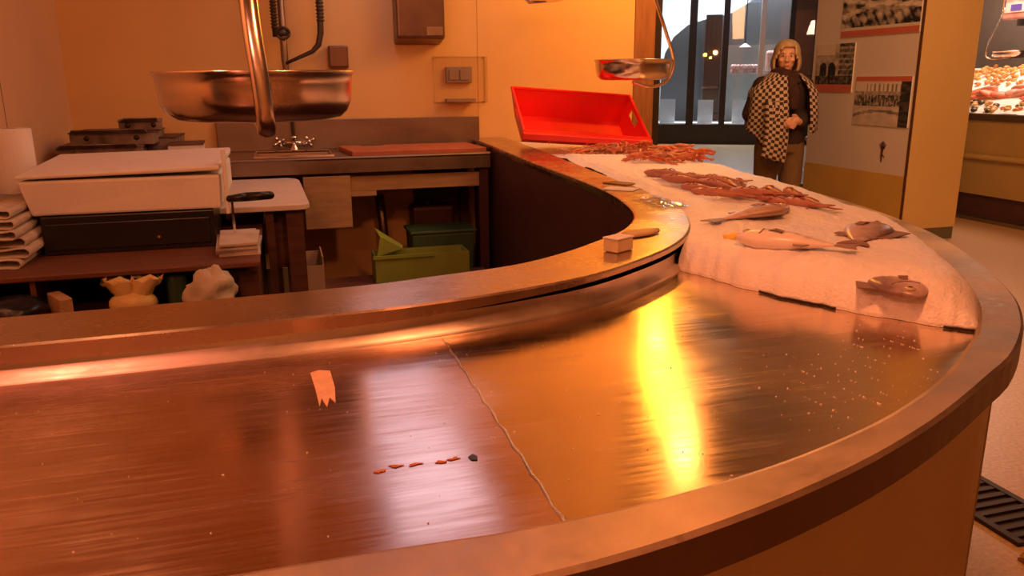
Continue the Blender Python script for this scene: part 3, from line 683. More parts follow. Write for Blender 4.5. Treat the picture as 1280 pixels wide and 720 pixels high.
# langoustines in a heap in front of the red crate
def prawn():
    t = MB(); pts = [(0,0,.010),(.012,0,.013),(.03,0,.016),(.045,.002,.015),(.06,.006,.012),(.07,.012,.009),(.076,.019,.006)]
    t.tube(pts, [.002,.006,.0085,.008,.0065,.005,.002], 8)
    for s__ in (-1, 1):
        t.tube([(.018,s__*.005,.012),(-.01,s__*.014,.008),(-.045,s__*.012,.008),(-.062,s__*.006,.009)], [.002,.0022,.0042,.001], 6)
        t.tube([(.0,s__*.002,.013),(-.03,s__*.03,.016),(-.06,s__*.045,.006)], [.0012,.0008,.0005], 4)
        for q in range(3): t.tube([(.025+.008*q,s__*.006,.011),(.022+.01*q,s__*.018,.009),(.018+.012*q,s__*.026,.0)], [.0014,.0012,.0006], 4)
    for dy in (-.006, 0, .006): t.tube([(.074,.017,.007),(.084,.025+dy*1.2,.004)], [.003,.0045], 6)
    return t
M['prawn'] = mat('langoustine_shell', (.78,.20,.075), .35, var=.45, scale=70)
M['prawn2'] = mat('pale_langoustine_shell', (.82,.36,.20), .35, var=.45, scale=70)
pr = [prawn().build('langoustine', M[q], smooth=True) for q in ('prawn', 'prawn2')]
cnt = 0
for k in range(95):
    u_ = random.random(); x = 1.38+.28*u_+random.gauss(0,.03); y = 3.66-.62*u_*random.uniform(.75,1.1)+random.gauss(0,.10)
    if k < 22: x = random.uniform(1.40,1.62); y = random.uniform(2.85,3.2)
    if not (2.75 < y < 3.72 and 1.35 < x < 1.70): x = random.uniform(1.36,1.62); y = random.uniform(3.1,3.6)
    o = pr[k % 2] if k < 2 else pr[k % 2].copy()
    if k >= 2: C.objects.link(o)
    o.location = (x, y, ice_z(x,y)+random.uniform(-.003,.022)); o.rotation_euler = (random.uniform(-.4,.4), random.uniform(-.3,.3), random.uniform(0,6.28)); o.scale = (random.uniform(.8,1.25),)*3
    tag(o, 'orange langoustine in the heap on the ice in front of the red crate', 'langoustine', 'langoustines heaped before the red crate')
lm = MB().ball((0,0,0), (.028,.02,.008), 12, 8).build('lemon_slice', mat('lemon_yellow', (.95,.65,.10), .4), smooth=True); lm.location = (.925,1.49,ice_z(.925,1.49)+.002)
tag(lm, 'yellow lemon piece on the ice beside the head of the long fish', 'lemon')

# ------------------------------------------------------------------ work tables behind the counter
tb = thing('work_table', 'dark wooden work table with a low shelf behind the counter', 'table', (-.55,3.1,0))
MB().span((-1.02,2.60,.782),(-.085,3.75,.80)).build('tabletop', M['redwood'], tb, bevel=.004)
for x in (-.99, -.125):
    for y in (2.70, 3.70): MB().box((x,y,.3775),(.06,.06,.755)).build('leg', M['darkwood'], tb)
MB().span((-.21,2.72,.02),(-.10,3.7,.75)).span((-.206,2.712,.1),(-.175,2.72,.72)).build('side_panel', M['darkwood'], tb)
MB().span((-1.0,2.40,.63),(-.15,3.68,.655)).build('lower_shelf', M['darkwood'], tb)
MB().span((-.745,2.62,.655),(-.73,3.6,.78)).build('divider', M['redwood'], tb)
MB().span((-1.0,3.68,.05),(-.10,3.70,.75)).build('back_panel', M['darkwood'], tb)
dr = thing('black_case', 'shiny black drawer case under the white polystyrene box', 'drawer', (-.5,3.2,.80))
MB().span((-.765,2.90,.80),(-.232,3.52,.928)).build('case', M['black'], dr, bevel=.004)
MB().span((-.75,2.888,.818),(-.247,2.90,.905)).build('drawer', M['black'], dr, bevel=.003)
MB().lathe([(0,0),(.007,.002),(.009,.008),(.006,.012),(0,.013)], (0,0,0), 12).build('knob', M['disp'], dr, smooth=True)
kb = dr.children[-1]; kb.location = Vector((-.41,2.888,.845))-dr.location; kb.data.transform(Matrix.Translation(dr.location)); kb.rotation_euler = (PI/2,0,0)
wx = thing('polystyrene_box', 'white polystyrene fish box with a loose lid on the black case', 'box', (-.5,3.2,.93))
MB().loft([[(-.79,2.915,.93),(-.205,2.905,.93),(-.20,3.60,.93),(-.79,3.62,.93)], [(-.815,2.90,1.045),(-.20,2.90,1.045),(-.20,3.60,1.045),(-.82,3.62,1.045)]]).build('body', M['whitebox'], wx, bevel=.008)
MB().loft([[(-.818,2.897,1.052),(-.199,2.898,1.060),(-.195,3.60,1.06),(-.85,3.63,1.05)], [(-.818,2.897,1.064),(-.199,2.898,1.078),(-.195,3.60,1.085),(-.85,3.63,1.075)]]).build('lid', M['whitebox'], wx, bevel=.008)
MB().box((-.184,2.93,1.02),(.012,.06,.22)).build('flap', M['whitebox'], wx, bevel=.003)
kn = thing('knife', 'tool with a thick black handle poking out beside the white box', 'knife', (-.1,2.95,.96))
MB().cap([(-.175,2.90,.962),(-.12,2.90,.966),(-.04,2.90,.968)], [.012,.016,.014]).build('handle', M['black'], kn, smooth=True)
MB().span((-.172,2.898,.80),(-.164,2.906,.955)).build('prop', M['chrome'], kn)
nw = thing('paper_stack', 'stack of newsprint wrapping sheets at the front right corner of the table', 'paper', (-.16,2.85,.80))
for k in range(6):
    MB().box((-.155+random.uniform(-.008,.008),2.84+random.uniform(-.01,.01),.8035+.007*k),(.13-.01*(k>3),.28,.0065),random.uniform(-.06,.06)).build('sheet', M['paper'], nw)
# folded newspapers at the left, each one separate
for k in range(6):
    zz = .801+.030*k; x0, x1 = -1.015, -.80+.012*((k*5) % 3)-(.03 if k > 3 else 0); y0 = 2.72+.02*((k*7) % 3)
    p_ = MB(); sec = []
    n_ = 10
    pts = [(x0,0)]+[(x0+(x1-x0)*i/n_, .000+.002*math.sin(i)) for i in range(1,n_+1)]
    loop = [(x1+.012*math.sin(a), .0125-.0125*math.cos(a)) for a in [PI*i/6 for i in range(1,6)]]
    topl = [(x1-(x1-x0)*i/n_, .025+.003*math.sin(i*1.3+k)) for i in range(0,n_+1)]
    line = pts+loop+topl
    rings = [[(x, y, zz+h) for x, h in line] for y in (y0, y0+.42)]
    o = p_.loft(rings, cap=False, closed=False).build('newspaper', M['paper'], smooth=True, solid=.004)
    tag(o, 'folded newspaper %s in the pile left of the black case' % ('at the bottom','second from the bottom','third from the bottom','fourth from the bottom','second from the top','on top')[k], 'newspaper', 'folded newspapers in a pile')
rl = thing('paper_roll', 'tall white paper roll standing by the left wall behind the newspapers', 'roll', (-.925,3.31,.80))
MB().lathe([(.022,0),(.068,0),(.070,.004),(.070,.392),(.068,.395),(.022,.395)], (-.925,3.31,.80), 36).build('paper', M['white'], rl, smooth=False)
MB().lathe([(.018,0),(.022,0),(.022,.396),(.018,.396)], (-.925,3.31,.80), 20).build('core', M['card'], rl)
sd = thing('side_table', 'pale topped side table with dark wooden legs next to the white box', 'table', (-.07,3.65,0))
out = [(-.25,3.20),(.06,3.20),(.085,3.21),(.10,3.24),(.085,4.02),(.07,4.09),(.03,4.13),(-.25,4.13)]
MB().prism(out, .865, .888).build('tabletop', M['board'], sd, bevel=.004)
MB().span((-.07,3.30,.62),(.06,4.08,.865)).build('apron', M['darkwood'], sd)
for x, y in ((.04,3.26),(-.04,3.74),(.03,3.74),(-.055,3.26)): MB().box((x,y,.4325),(.065 if x > 0 else .03,.06,.865)).build('leg', M['darkwood'], sd)
pf = thing('low_platform', 'low dark wooden platform on the floor under the sink', 'platform', (.4,4.2,0))
for k in range(6): MB().span((-.30,3.80+.055*k,.345),(1.02,3.85+.055*k,.365)).build('plank', M['redwood'], pf)
for x in (-.25,.35,.95): MB().span((x,3.82,0),(x+.05,4.1,.345)).build('bearer', M['darkwood'], pf)
bx = thing('cardboard_box', 'open cardboard box on the low platform behind the side table leg', 'box', (.02,3.95,.366))
for a, b in (((-.13,3.83,.366),(.165,3.836,.50)),((-.13,4.09,.366),(.165,4.096,.52)),((-.13,3.836,.366),(-.124,4.09,.52)),((.159,3.836,.366),(.165,4.09,.54))): MB().span(a,b).build('side', M['card'], bx)
MB().span((-.124,3.836,.366),(.159,4.09,.372)).build('bottom', M['card'], bx)
MB().span((.03,3.827,.41),(.07,3.8295,.45)).build('print', M['carton'], bx)
gc = thing('green_crate', 'yellow green plastic crate on the low platform under the sink', 'crate', (.66,4.05,.366))
for a, b in (((.42,3.93,.366),(.90,3.937,.50)),((.42,4.10,.366),(.90,4.107,.50)),((.42,3.937,.366),(.427,4.10,.50)),((.893,3.937,.366),(.90,4.10,.50))): MB().span(a,b).build('side', M['green'], gc)
MB().span((.41,3.92,.488),(.72,3.93,.505)).build('rim', M['green'], gc)
MB().span((.427,3.937,.366),(.893,4.10,.373)).build('bottom', M['green'], gc)
MB().add([(.43,3.94,.50),(.45,3.94,.60),(.56,3.95,.53),(.58,4.08,.52),(.44,4.08,.62)], [[0,1,2],[1,4,3,2]]).build('sack', M['green'], None, solid=.004)
tag(bpy.data.objects['sack'], 'yellow green plastic sheet sticking up out of the green crate', 'sheet')
gl = thing('green_tub', 'dark green tub standing behind the green crate', 'tub', (.80,4.22,0))
MB().loft([[(.66,4.14,.0),(.96,4.14,.0),(.96,4.34,.0),(.66,4.34,.0)],[(.64,4.135,.56),(.98,4.135,.56),(.98,4.36,.56),(.64,4.36,.56)]]).build('body', M['greenlid'], gl, bevel=.01)
MB().span((.63,4.128,.56),(.99,4.37,.578)).build('lid', M['greenlid'], gl, bevel=.006)
rt = thing('red_canister', 'dark red canister on the floor at the back below the sink', 'canister', (.82,4.5,0))
MB().span((.70,4.45,0),(.94,4.62,.66)).build('body', M['maroon'], rt, bevel=.02); MB().lathe([(0,0),(.03,0),(.03,.03),(0,.03)], (.80,4.53,.66), 16).build('cap', M['black'], rt)
tag(MB().tube([(.55,4.60,0),(.55,4.60,.5),(.53,4.58,.72)], .025, 10).tube([(.55,4.60,.3),(.60,4.66,.3)], .02, 8).build('drain_pipe', M['dullsteel'], smooth=True), 'grey drain pipe running down below the sink', 'pipe')
# bags and odds on the low shelf
def lump(name, label, cat, c, rr, m_, seed, amp=.25, fr=3.0, sub=(28,18)):
    o = MB(); o.ball((0,0,0), (1,1,1), *sub)
    vs = []
    for v in o.v:
        d = Vector(v); q = 1+amp*noise.noise(d*fr*.6+Vector((seed,0,0)))+amp*.5*abs(noise.noise(d*fr*2+Vector((seed,3,0))))
        vs.append((c[0]+d.x*rr[0]*q, c[1]+d.y*rr[1]*q, c[2]+d.z*rr[2]*q))
    o.v = vs; return tag(o.build(name, M[m_], smooth=True), label, cat)
lump('black_bag', 'dark plastic bag on the low shelf at the left edge', 'bag', (-.79,2.56,.700), (.10,.08,.048), 'blackbag', 3)
yb = thing('yellow_bag', 'knotted pale yellow plastic bag with two ears under the table', 'bag', (-.465,2.60,.655))
t_ = MB(); t_.ball((-.465,2.60,.695), (.070,.05,.042), 20, 12); t_.build('body', M['yellowbag'], yb, smooth=True)
for q in (-1, 1):
    e_ = MB(); rings = []
    for i in range(8):
        k = i/7; cx = -.46+q*(.012+.030*k); cz = .700+.075*k; rx = .018+.028*k; 
        rings.append([(cx+rx*math.cos(2*PI*j/14)*(1+.12*math.sin(j*3+i)), 2.59+.016*(1+k*.4)*math.sin(2*PI*j/14), cz+.012*math.cos(j*2.2+i)*k) for j in range(14)])
    e_.loft(rings).build('ear', M['yellowbag'], yb, smooth=True)
lump('paper_ball', 'crumpled pale paper bundle in front of the right end of the table', 'paper', (-.228,2.50,.728), (.066,.06,.076), 'whitebag', 11, .38, 3.6)
tag(MB().box((-.655,2.56,.702),(.035,.12,.088),.5).build('wood_offcut', M['wood'], bevel=.003), 'pale wooden offcut leaning on the low shelf beside the dark bag', 'wood')
tag(MB().box((-.345,2.66,.715),(.06,.06,.11),.3, ).build('dark_jar', M['greenlid'], bevel=.02, seg=3), 'dim olive jar between the yellow bag and the paper bundle', 'jar')
# cartons on a sideboard in the back left corner
sbd = thing('sideboard', 'dark wooden sideboard in the back left corner carrying the cartons', 'sideboard', (-.68,4.42,0))
MB().span((-1.02,4.0,.0),(-.335,4.74,.96)).build('body', M['darkwood'], sbd, bevel=.004)
MB().span((-1.025,3.98,.96),(-.33,4.74,.985)).build('top', M['redwood'], sbd, bevel=.003)
def carton(label, c, dxyz, rz, m1, m2, flap):
    t = thing('carton', label, 'carton', (c[0],c[1],c[2]), 0, 'flat printed cartons in the corner')
    MB().box((c[0],c[1],c[2]+dxyz[2]/2), dxyz, rz).build('body', M[m1], t, bevel=.003)
    MB().box((c[0],c[1],c[2]+dxyz[2]+.003), (dxyz[0]+.008,dxyz[1]+.008,.006), rz).build('lid', M[m2], t)
    if flap:
        Rz_ = Matrix.Rotation(rz, 3, 'Z'); v = [Vector(p) for p in ((-dxyz[0]/2,-dxyz[1]/2,dxyz[2]),(dxyz[0]/2-.02,-dxyz[1]/2,dxyz[2]),(dxyz[0]/2-.02,-dxyz[1]/2-.07,dxyz[2]+.02),(-dxyz[0]/2+.03,-dxyz[1]/2-.07,dxyz[2]+.02))]
        MB().add([Rz_@p+Vector(c) for p in v], [[0,1,2,3]]).build('flap', M[m1], t, solid=.004)
        for q in (-.3,.3): 
            p = Rz_@Vector((q*dxyz[0],-dxyz[1]/2-.002,dxyz[2]*.6)); MB().ball((c[0]+p.x,c[1]+p.y,c[2]+p.z), (.012,.004,.012), 10, 6).build('vent_hole', M['black'], t)
carton('low printed carton at the bottom left of the corner stack', (-.80,4.28,.986), (.36,.34,.075), .05, 'carton', 'carton', True)
carton('low printed carton at the bottom right of the corner stack', (-.545,4.46,.986), (.13,.30,.10), -.05, 'carton', 'cartondark', False)
carton('printed carton with a raised flap on top of the corner stack', (-.74,4.33,1.068), (.36,.32,.055), -.04, 'carton', 'cartondark', True)
carton('dark lidded carton at the right end of the corner stack', (-.43,4.25,.986), (.155,.24,.075), .04, 'white', 'cartondark', False)
carton('small tilted carton at the very top of the corner stack', (-.64,4.36,1.13), (.19,.24,.04), .12, 'carton', 'carton', True)

# ------------------------------------------------------------------ partition with old photographs, pillar
PX = 4.952
struct(MB().span((PX,5.47,.50),(PX+.10,6.80,4.2)).build('wall_right', M['postwall']))
struct(MB().span((PX-.004,5.47,0),(PX+.10,6.80,.545)).build('baseboard_right', M['yellowband']))
struct(MB().span((PX+.002,5.45,0.10),(5.51,5.62,4.2)).span((5.40,5.62,.10),(5.51,6.85,4.2)).build('wall_pillar', M['pillar'], bevel=.004))
struct(MB().span((PX+.01,5.455,0),(5.50,5.62,.11)).build('baseboard_pillar', M['kick']))
struct(MB().span((PX-.008,5.448,0),(PX+.004,5.468,4.2)).build('trim_3', M['darkwood']))
PRINT = painted('poster_print', .5)
def poster(name, label, y0, y1, z0, z1, fn, W=64, H=44):
    # y0 = left edge in view (far), y1 = right edge (near)
    vs = []; fs = []; cols = []
    x = PX-.012
    for j in range(H+1):
        for i in range(W+1): vs.append((x, y0+(y1-y0)*i/W, z0+(z1-z0)*j/H))
    for j in range(H):
        for i in range(W):
            a = j*(W+1)+i; fs.append([a,a+1,a+W+2,a+W+1]); cols.append(fn((i+.5)/W, (j+.5)/H))
    t = thing(name, label, 'poster', (x,y0,z0), 0, 'old photographs on the partition')
    m = MB(); m.v = vs; m.f = fs; o = m.build('print', PRINT, t)
    ca = o.data.color_attributes.new('print', 'FLOAT_COLOR', 'CORNER')
    for p in o.data.polygons:
        for li in p.loop_indices: ca.data[li].color = (*cols[p.index], 1)
    MB().span((x+.001,y0,z0),(PX-.001,y1,z1)).build('backing_board', M['white'], t)
def nz(x, y, s=0): return noise.noise((x, y, s))
RED = (.58,.15,.10)
def sep(v): v = max(.02, min(.75, (v-.1)*1.7+.1)); return (v*1.0, v*.86, v*.78)
def p_market(u, v):
    if v < .10: return RED
    if v < .13: return sep(.45)
    g = .22+.35*nz(u*6, v*9)+.2*nz(u*17, v*14, 4)
    if v > .62: g = .34+.25*nz(u*9, v*5, 2)
    if abs(v-(.30+.35*u)) < .035 or abs(v-(.55-.18*u)) < .03: g += .22
    if v < .34 and (u*9+v*4) % 1 < .35: g -= .14
    return sep(g)
def p_arch(u, v):
    if v < .15: return RED
    if v < .17: return sep(.35)
    g = .30+.15*nz(u*8, v*8)
    if u > .62: g = .13+.14*nz(u*14, v*14)+(.12 if (v*9) % 1 < .3 else 0)
    for c in (.20,.44):
        if abs(u-c) < .095 and (v < .50 or (u-c)**2+((v-.50)*.8)**2 < .009): g = .05+.05*nz(u*20, v*20)
    if v > .78 and u < .5: g = .46
    if v < .33: g = .10+.12*nz(u*16, v*16, 5)
    if v < .45 and (u*11) % 1 < .45 and nz(u*6,1) > 0: g -= .06
    return sep(g)
def p_square(u, v):
    if v > .90: return RED
    g = .46+.06*nz(u*4, v*4)
    if .62 < v < .86 and u > .22: g = .50 if (u*13) % 1 < .62 else .20
    if .62 < v < .70: g = .28+.2*nz(u*30, v*9)
    if .40 < v < .62:
        g = .10+.20*(nz(u*34, v*12, 3) > .12)*.9+.08*nz(u*9, v*9)
    if v < .40: g = .38+.10*nz(u*7, v*9, 7)-(.20 if abs(v-.3+.4*(u-.5)**2) < .03 else 0)
    if u > .84: g = .07+.05*nz(u*9, v*20)
    return sep(g)
poster('wall_photo', 'old market photograph with a red strip below, topmost on the partition', 6.42,5.48,1.69,2.25, p_market, 72, 44)
poster('wall_photo', 'small photograph of stone arches with a red strip, beside the woman', 6.735,6.215,1.215,1.64, p_arch, 44, 44)
poster('wall_photo', 'photograph of a crowded square with a red strip above, lowest on the partition', 6.155,5.495,.94,1.35, p_square, 60, 40)
em = MB(); ex, ey, ez = PX-.003, 5.756, .73
for a in range(-3,4): em.tube([(ex,ey+.010*a*.6,ez+.02),(ex,ey+.013*a,ez+.06+.01*(3-abs(a)))], .003, 5)
em.tube([(ex,ey,ez-.09),(ex,ey+.006,ez-.04),(ex,ey,ez+.02)], [.004,.009,.012], 6).tube([(ex,ey,ez-.02),(ex,ey-.03,ez-.05)], .004, 5)
tag(em.build('painted_emblem', M['maroon']), 'small dark lobster like emblem low on the pale partition', 'emblem')

# ------------------------------------------------------------------ shop front at the end of the passage
sh = thing('shop_front', 'dark framed shop window at the far end of the passage', 'window', (7.73,15.93,0), math.atan2(-.494,.869))
def sbox(name, m_, a, b, parent=sh, bevel=0): return MB().span(a, b).build(name, M[m_], parent, local=True, bevel=bevel)
sbox('sill', 'frame', (-1.6,-.05,0), (4.6,.25,.40))
sbox('head_rail', 'frame', (-1.6,0,3.6), (4.6,.2,4.2))
for x, w_, m_ in ((-1.5,.3,'frame'),(.02,.16,'frame'),(.76,.15,'frame'),(1.42,.12,'frame'),(2.14,.10,'silver'),(2.70,.10,'frame'),(3.34,.22,'frame'),(3.75,.5,'frame')):
    sbox('mullion', m_, (x-w_/2,-.02,.40), (x+w_/2,.14,3.6))
for a, b in ((-1.35,-.06),(.10,.685),(.835,1.36),(1.48,2.09),(2.19,2.65),(2.75,3.23),(3.45,3.50)):
    sbox('pane', 'glass', (a,.05,.40), (b,.062,3.6))
sbox('display_shelf', 'shopwhite', (-1.3,.26,.36), (3.2,1.0,.41))
for x, h_ in ((.28,.50),(1.08,.48),(1.80,.48),(2.36,.48),(-.5,.5)):
    t = sbox('x', 'cards', (x-.16,.45,.411), (x+.16,.47,.411+h_), None); t.name = 'display_card'
    t.matrix_world = Matrix.Translation(sh.location) @ Matrix.Rotation(sh.rotation_euler.z, 4, 'Z')
    tag(t, 'blank white card in the far shop window, %s' % {.28:'leftmost one in view',1.08:'second from the left',1.80:'third from the left',2.36:'partly behind the silver mullion',-.5:'hidden behind the red crate'}[x], 'card', 'white cards standing in the shop window')
sbox('inner_wall', 'shopwhite', (-3,3.4,0), (2.0,3.5,4.2)); sbox('inner_wall', 'shopmid', (2.0,3.3,0), (6.5,3.4,4.2))
sbox('inner_floor', 'shopmid', (-3,.25,0), (6.5,3.4,.02))
ar = MB()      # dark arch reflected in the panes, modelled as a shape inside the shop
prof_ = [(.05,.41),(.05,1.5),(.12,1.9),(.3,2.25),(.6,2.5),(1.0,2.62),(1.5,2.72),(2.0,3.0),(2.6,3.3),(3.4,3.5),(3.4,.41)]
for i, (x, zz) in enumerate(prof_): pass
ar.loft([[(x,1.6,zz) for x, zz in prof_],[(x,2.6,zz) for x, zz in prof_]])
ar.build('reflected_arch', M['shopgrey'], sh, local=True)
sbox('dark_pier', 'frame', (1.0,1.45,.41), (1.35,1.58,2.7)); sbox('side_panel', 'shopmid', (1.5,1.5,.41), (2.65,1.58,2.05)); sbox('curtain', 'darkwood', (2.75,.6,.41), (3.6,.7,3.6))
md = thing('reflected_meat_display', 'pink meat display with a small lamp, standing in for a reflection in the shop window', 'display', sh.location+Matrix.Rotation(sh.rotation_euler.z,3,'Z')@Vector((1.9,1.2,1.45)), sh.rotation_euler.z)  # reflected meat counter, modelled behind the glass
M['meat'] = mat('pink_meat', (.70,.26,.22), .5, col2=(.80,.55,.48), scale=9)
MB().span((-.35,-.05,-.02),(.85,.2,0)).build('tray', M['silver'], md, local=True)
for k in range(16): MB().ball((-.30+.07*(k % 8)+.02*random.random(),.03,.03+.10*(k//8)), (.05,.05,.055), 8, 6).build('meat_piece', M['meat'], md, local=True, smooth=True)
MB().box((.58,.05,.24),(.36,.1,.44)).build('package', M['meat'], md, local=True, bevel=.05)
MB().lathe([(.02,.62),(.12,.55),(.13,.54)], (-.05,0,.0), 14).build('lamp_shade', M['meat'], md, local=True); MB().tube([(-.05,0,.62),(-.05,0,1.6)], .01, 6).build('cord', M['black'], md, local=True)

# ------------------------------------------------------------------ neighbouring stall at the right
ns = thing('neighbour_stall', 'olive fronted fish stall beyond the pillar with a slate grey back wall', 'stall', (6.45,6.5,0))
MB().span((6.43,4.4,.24),(6.50,8.8,.94)).build('front_panel', M['olive'], ns, bevel=.003)
MB().span((6.40,4.4,.94),(8.3,8.8,1.0)).build('worktop', M['seam'], ns, bevel=.004)
MB().tube([(6.405,4.4,.60),(6.405,8.8,.60)], .030, 10).build('bumper_rail', M['olive'], ns, smooth=True)
MB().span((6.48,4.4,0),(6.55,8.8,.24)).build('kick', M['maroon'], ns)
MB().span((6.36,4.4,0),(6.48,8.8,.035)).build('floor_strip', M['dullsteel'], ns)
MB().span((8.4,4.0,0),(8.5,9.6,4.2)).build('back_wall', M['greywall'], ns)
ib_ = MB(); g = []
for i in range(40):
    g.append([(6.48+1.1*k/24, 4.5+4.2*i/39, 1.0+.42*(k/24)**1.1+.03*noise.noise((i*.4,k*.4,0))) for k in range(25)])
ib_.loft(g, cap=False, closed=False).build('ice_slope', M['ice'], ns, smooth=True)['kind'] = 'stuff'
cols = [('orange','clam',(.85,.40,.13)),('pink','fish steak',(.86,.40,.30)),('dark','mussel',(.10,.09,.05)),('yellow','cockle',(.80,.55,.18)),('salmon','fillet',(.92,.26,.14))]
protos = []
for nm, kd, c_ in cols:
    m_ = mat(nm+'_seafood', c_, .4, var=.35, scale=25); M['sf_'+nm] = m_
    if kd == 'fillet': o = MB().ball((0,0,0),(.06,.15,.025),12,8)
    elif kd == 'fish steak': o = MB().ball((0,0,0),(.07,.10,.035),12,8)
    else: o = MB().ball((0,0,.004),(.024,.032,.016),8,6).ball((0,.004,-.004),(.023,.030,.014),8,6)
    protos.append(o.build(kd.replace(' ','_'), m_, smooth=True))
LB = {0:'orange shellfish in the upper heap of the neighbouring stall',1:'pink fish steak on the ice of the neighbouring stall',2:'dark mussel in the lower heap of the neighbouring stall',3:'yellow shellfish in the lower heap of the neighbouring stall',4:'bright salmon fillet on the ice of the neighbouring stall'}
used = set()
def seafood(i, x, y, dz=0, rz=None, heap='lower'):
    z = 1.0+.42*max(0,(x-6.48)/1.1)**1.1+.012+dz
    o = protos[i] if i not in used else protos[i].copy()
    if i in used: C.objects.link(o)
    used.add(i); o.location = (x,y,z); o.rotation_euler = (random.uniform(-.4,.4), -.36+random.uniform(-.2,.2), random.uniform(0,6.28) if rz is None else rz)
    tag(o, LB[i].replace('upper', heap).replace('lower', heap), cols[i][1].split()[-1], 'pieces of %s seafood, %s heap of the next stall' % (cols[i][0], heap))
for _ in range(120): seafood(0 if random.random() < .6 else 3, random.uniform(7.15,7.55), random.uniform(6.3,7.7), random.uniform(0,.03), None, 'upper')
for _ in range(90): seafood(random.choice((2,3,3,0,2)), random.uniform(6.50,6.72), random.uniform(5.5,7.0), random.uniform(0,.02))
for k in range(8): seafood(4, random.uniform(6.80,7.05), 6.05+.12*k, .01, .6+random.uniform(-.4,.4))
for k in range(14): seafood(1, random.uniform(6.78,7.12), random.uniform(5.5,6.7), .015)
def simple_pan():
    t = scale_pan('small scale pan hanging over the seafood of the neighbouring stall', (7.70,7.15), .20, 1.60, .07,
      [(7.62,7.25,2.05),(7.58,7.28,1.86),(7.55,7.33,1.72),(7.545,7.35,1.61),(7.55,7.34,1.55),(7.58,7.30,1.525),(7.62,7.25,1.52),(7.70,7.15,1.53)], .035)
simple_pan()
sc_ = thing('weighing_display', 'pinkish scale display head above the pan of the neighbouring stall', 'scale', (7.75,7.1,2.0))
MB().span((7.66,6.80,1.93),(7.80,7.32,2.18)).build('housing', M['meat'], sc_, bevel=.02)
MB().span((7.652,7.0,2.0),(7.662,7.28,2.10)).build('surround', M['white'], sc_)
MB().span((7.646,7.07,2.02),(7.653,7.20,2.08)).build('screen', mat('violet_screen', (.05,.02,.08), emit=(.25,.12,.5), estr=.8), sc_)
MB().span((7.70,7.05,1.86),(7.76,7.15,1.93)).build('neck', M['chrome'], sc_); MB().tube([(7.73,7.1,2.18),(7.73,7.1,4.2)], .015, 8).build('hanging_rod', M['chrome'], sc_)
MB().span((8.395,7.75,2.0),(8.40,8.02,2.28)).build('x', mat('orange_card', (.95,.45,.06), .6)).name = 'orange_sign'
tag(bpy.data.objects['orange_sign'], 'plain orange card high on the slate wall of the next stall', 'sign')
MB().span((8.395,7.40,2.10),(8.40,7.66,2.32)).build('x', mat('yellow_card', (.92,.78,.42), .6)).name = 'yellow_sign'
tag(bpy.data.objects['yellow_sign'], 'pale yellow card right of the orange one on the slate wall', 'sign')
# floor drain and its doormat of debris
gt = thing('drain_grate', 'dark iron drain grate let into the speckled floor at the right', 'grate', (2.2,1.7,0))
for k in range(11): MB().box((2.125, 1.64+.042*k, .006),(.19,.020,.012),.0).build('bar', M['grate'], gt)
for x in (2.02, 2.23): MB().span((x-.012,1.60,0),(x+.012,2.10,.014)).build('edge', M['grate'], gt)
MB().span((2.02,1.60,.0005),(2.23,2.10,.002)).build('pit', M['seam'], gt)

# ------------------------------------------------------------------ the woman by the partition
wm = thing('person', 'woman with a blond bob in a houndstooth shawl and brown trousers, hands clasped', 'person', (3.80,5.56,0), math.radians(-16))
def fuse(mb, name, m, parent, voxel, smooth_it=2, local=True):
    o = mb.build(name+'_raw', m, None, local=True)
    q = o.modifiers.new('remesh', 'REMESH'); q.mode = 'VOXEL'; q.voxel_size = voxel; q.use_smooth_shade = True
    if smooth_it:
        q = o.modifiers.new('smooth', 'SMOOTH'); q.factor = .5; q.iterations = smooth_it
    dg = bpy.context.evaluated_depsgraph_get(); me = bpy.data.meshes.new_from_object(o.evaluated_get(dg))
    me.name = name; bpy.data.objects.remove(o)
    n = bpy.data.objects.new(name, me); C.objects.link(n); n.parent = parent
    if not me.materials: me.materials.append(m)
    return n
M['skin'] = mat('skin', (.70,.40,.30), .5, var=.08, scale=20)
M['hair'] = mat('blond_hair', (.60,.45,.29), .5, var=.5, scale=20, stretch=(8,8,1))
M['trouser'] = mat('brown_trousers', (.17,.105,.05), .85, var=.2, scale=12, bump=.1)
M['coat'] = mat('dark_jacket', (.035,.018,.018), .85, var=.3)
M['scarf'] = mat('dark_scarf', (.055,.022,.022), .95, var=.4, scale=30, bump=.3)
M['shoe'] = mat('dark_shoe', (.03,.022,.02), .5)
M['hound'] = checker('houndstooth_wool', (.50,.41,.36), (.045,.022,.022), 1.0)
M['lips'] = mat('lips', (.52,.20,.17), .45); M['eyeball'] = mat('eyeball', (.75,.70,.66), .2)
wm.scale = (.975,.975,.975)
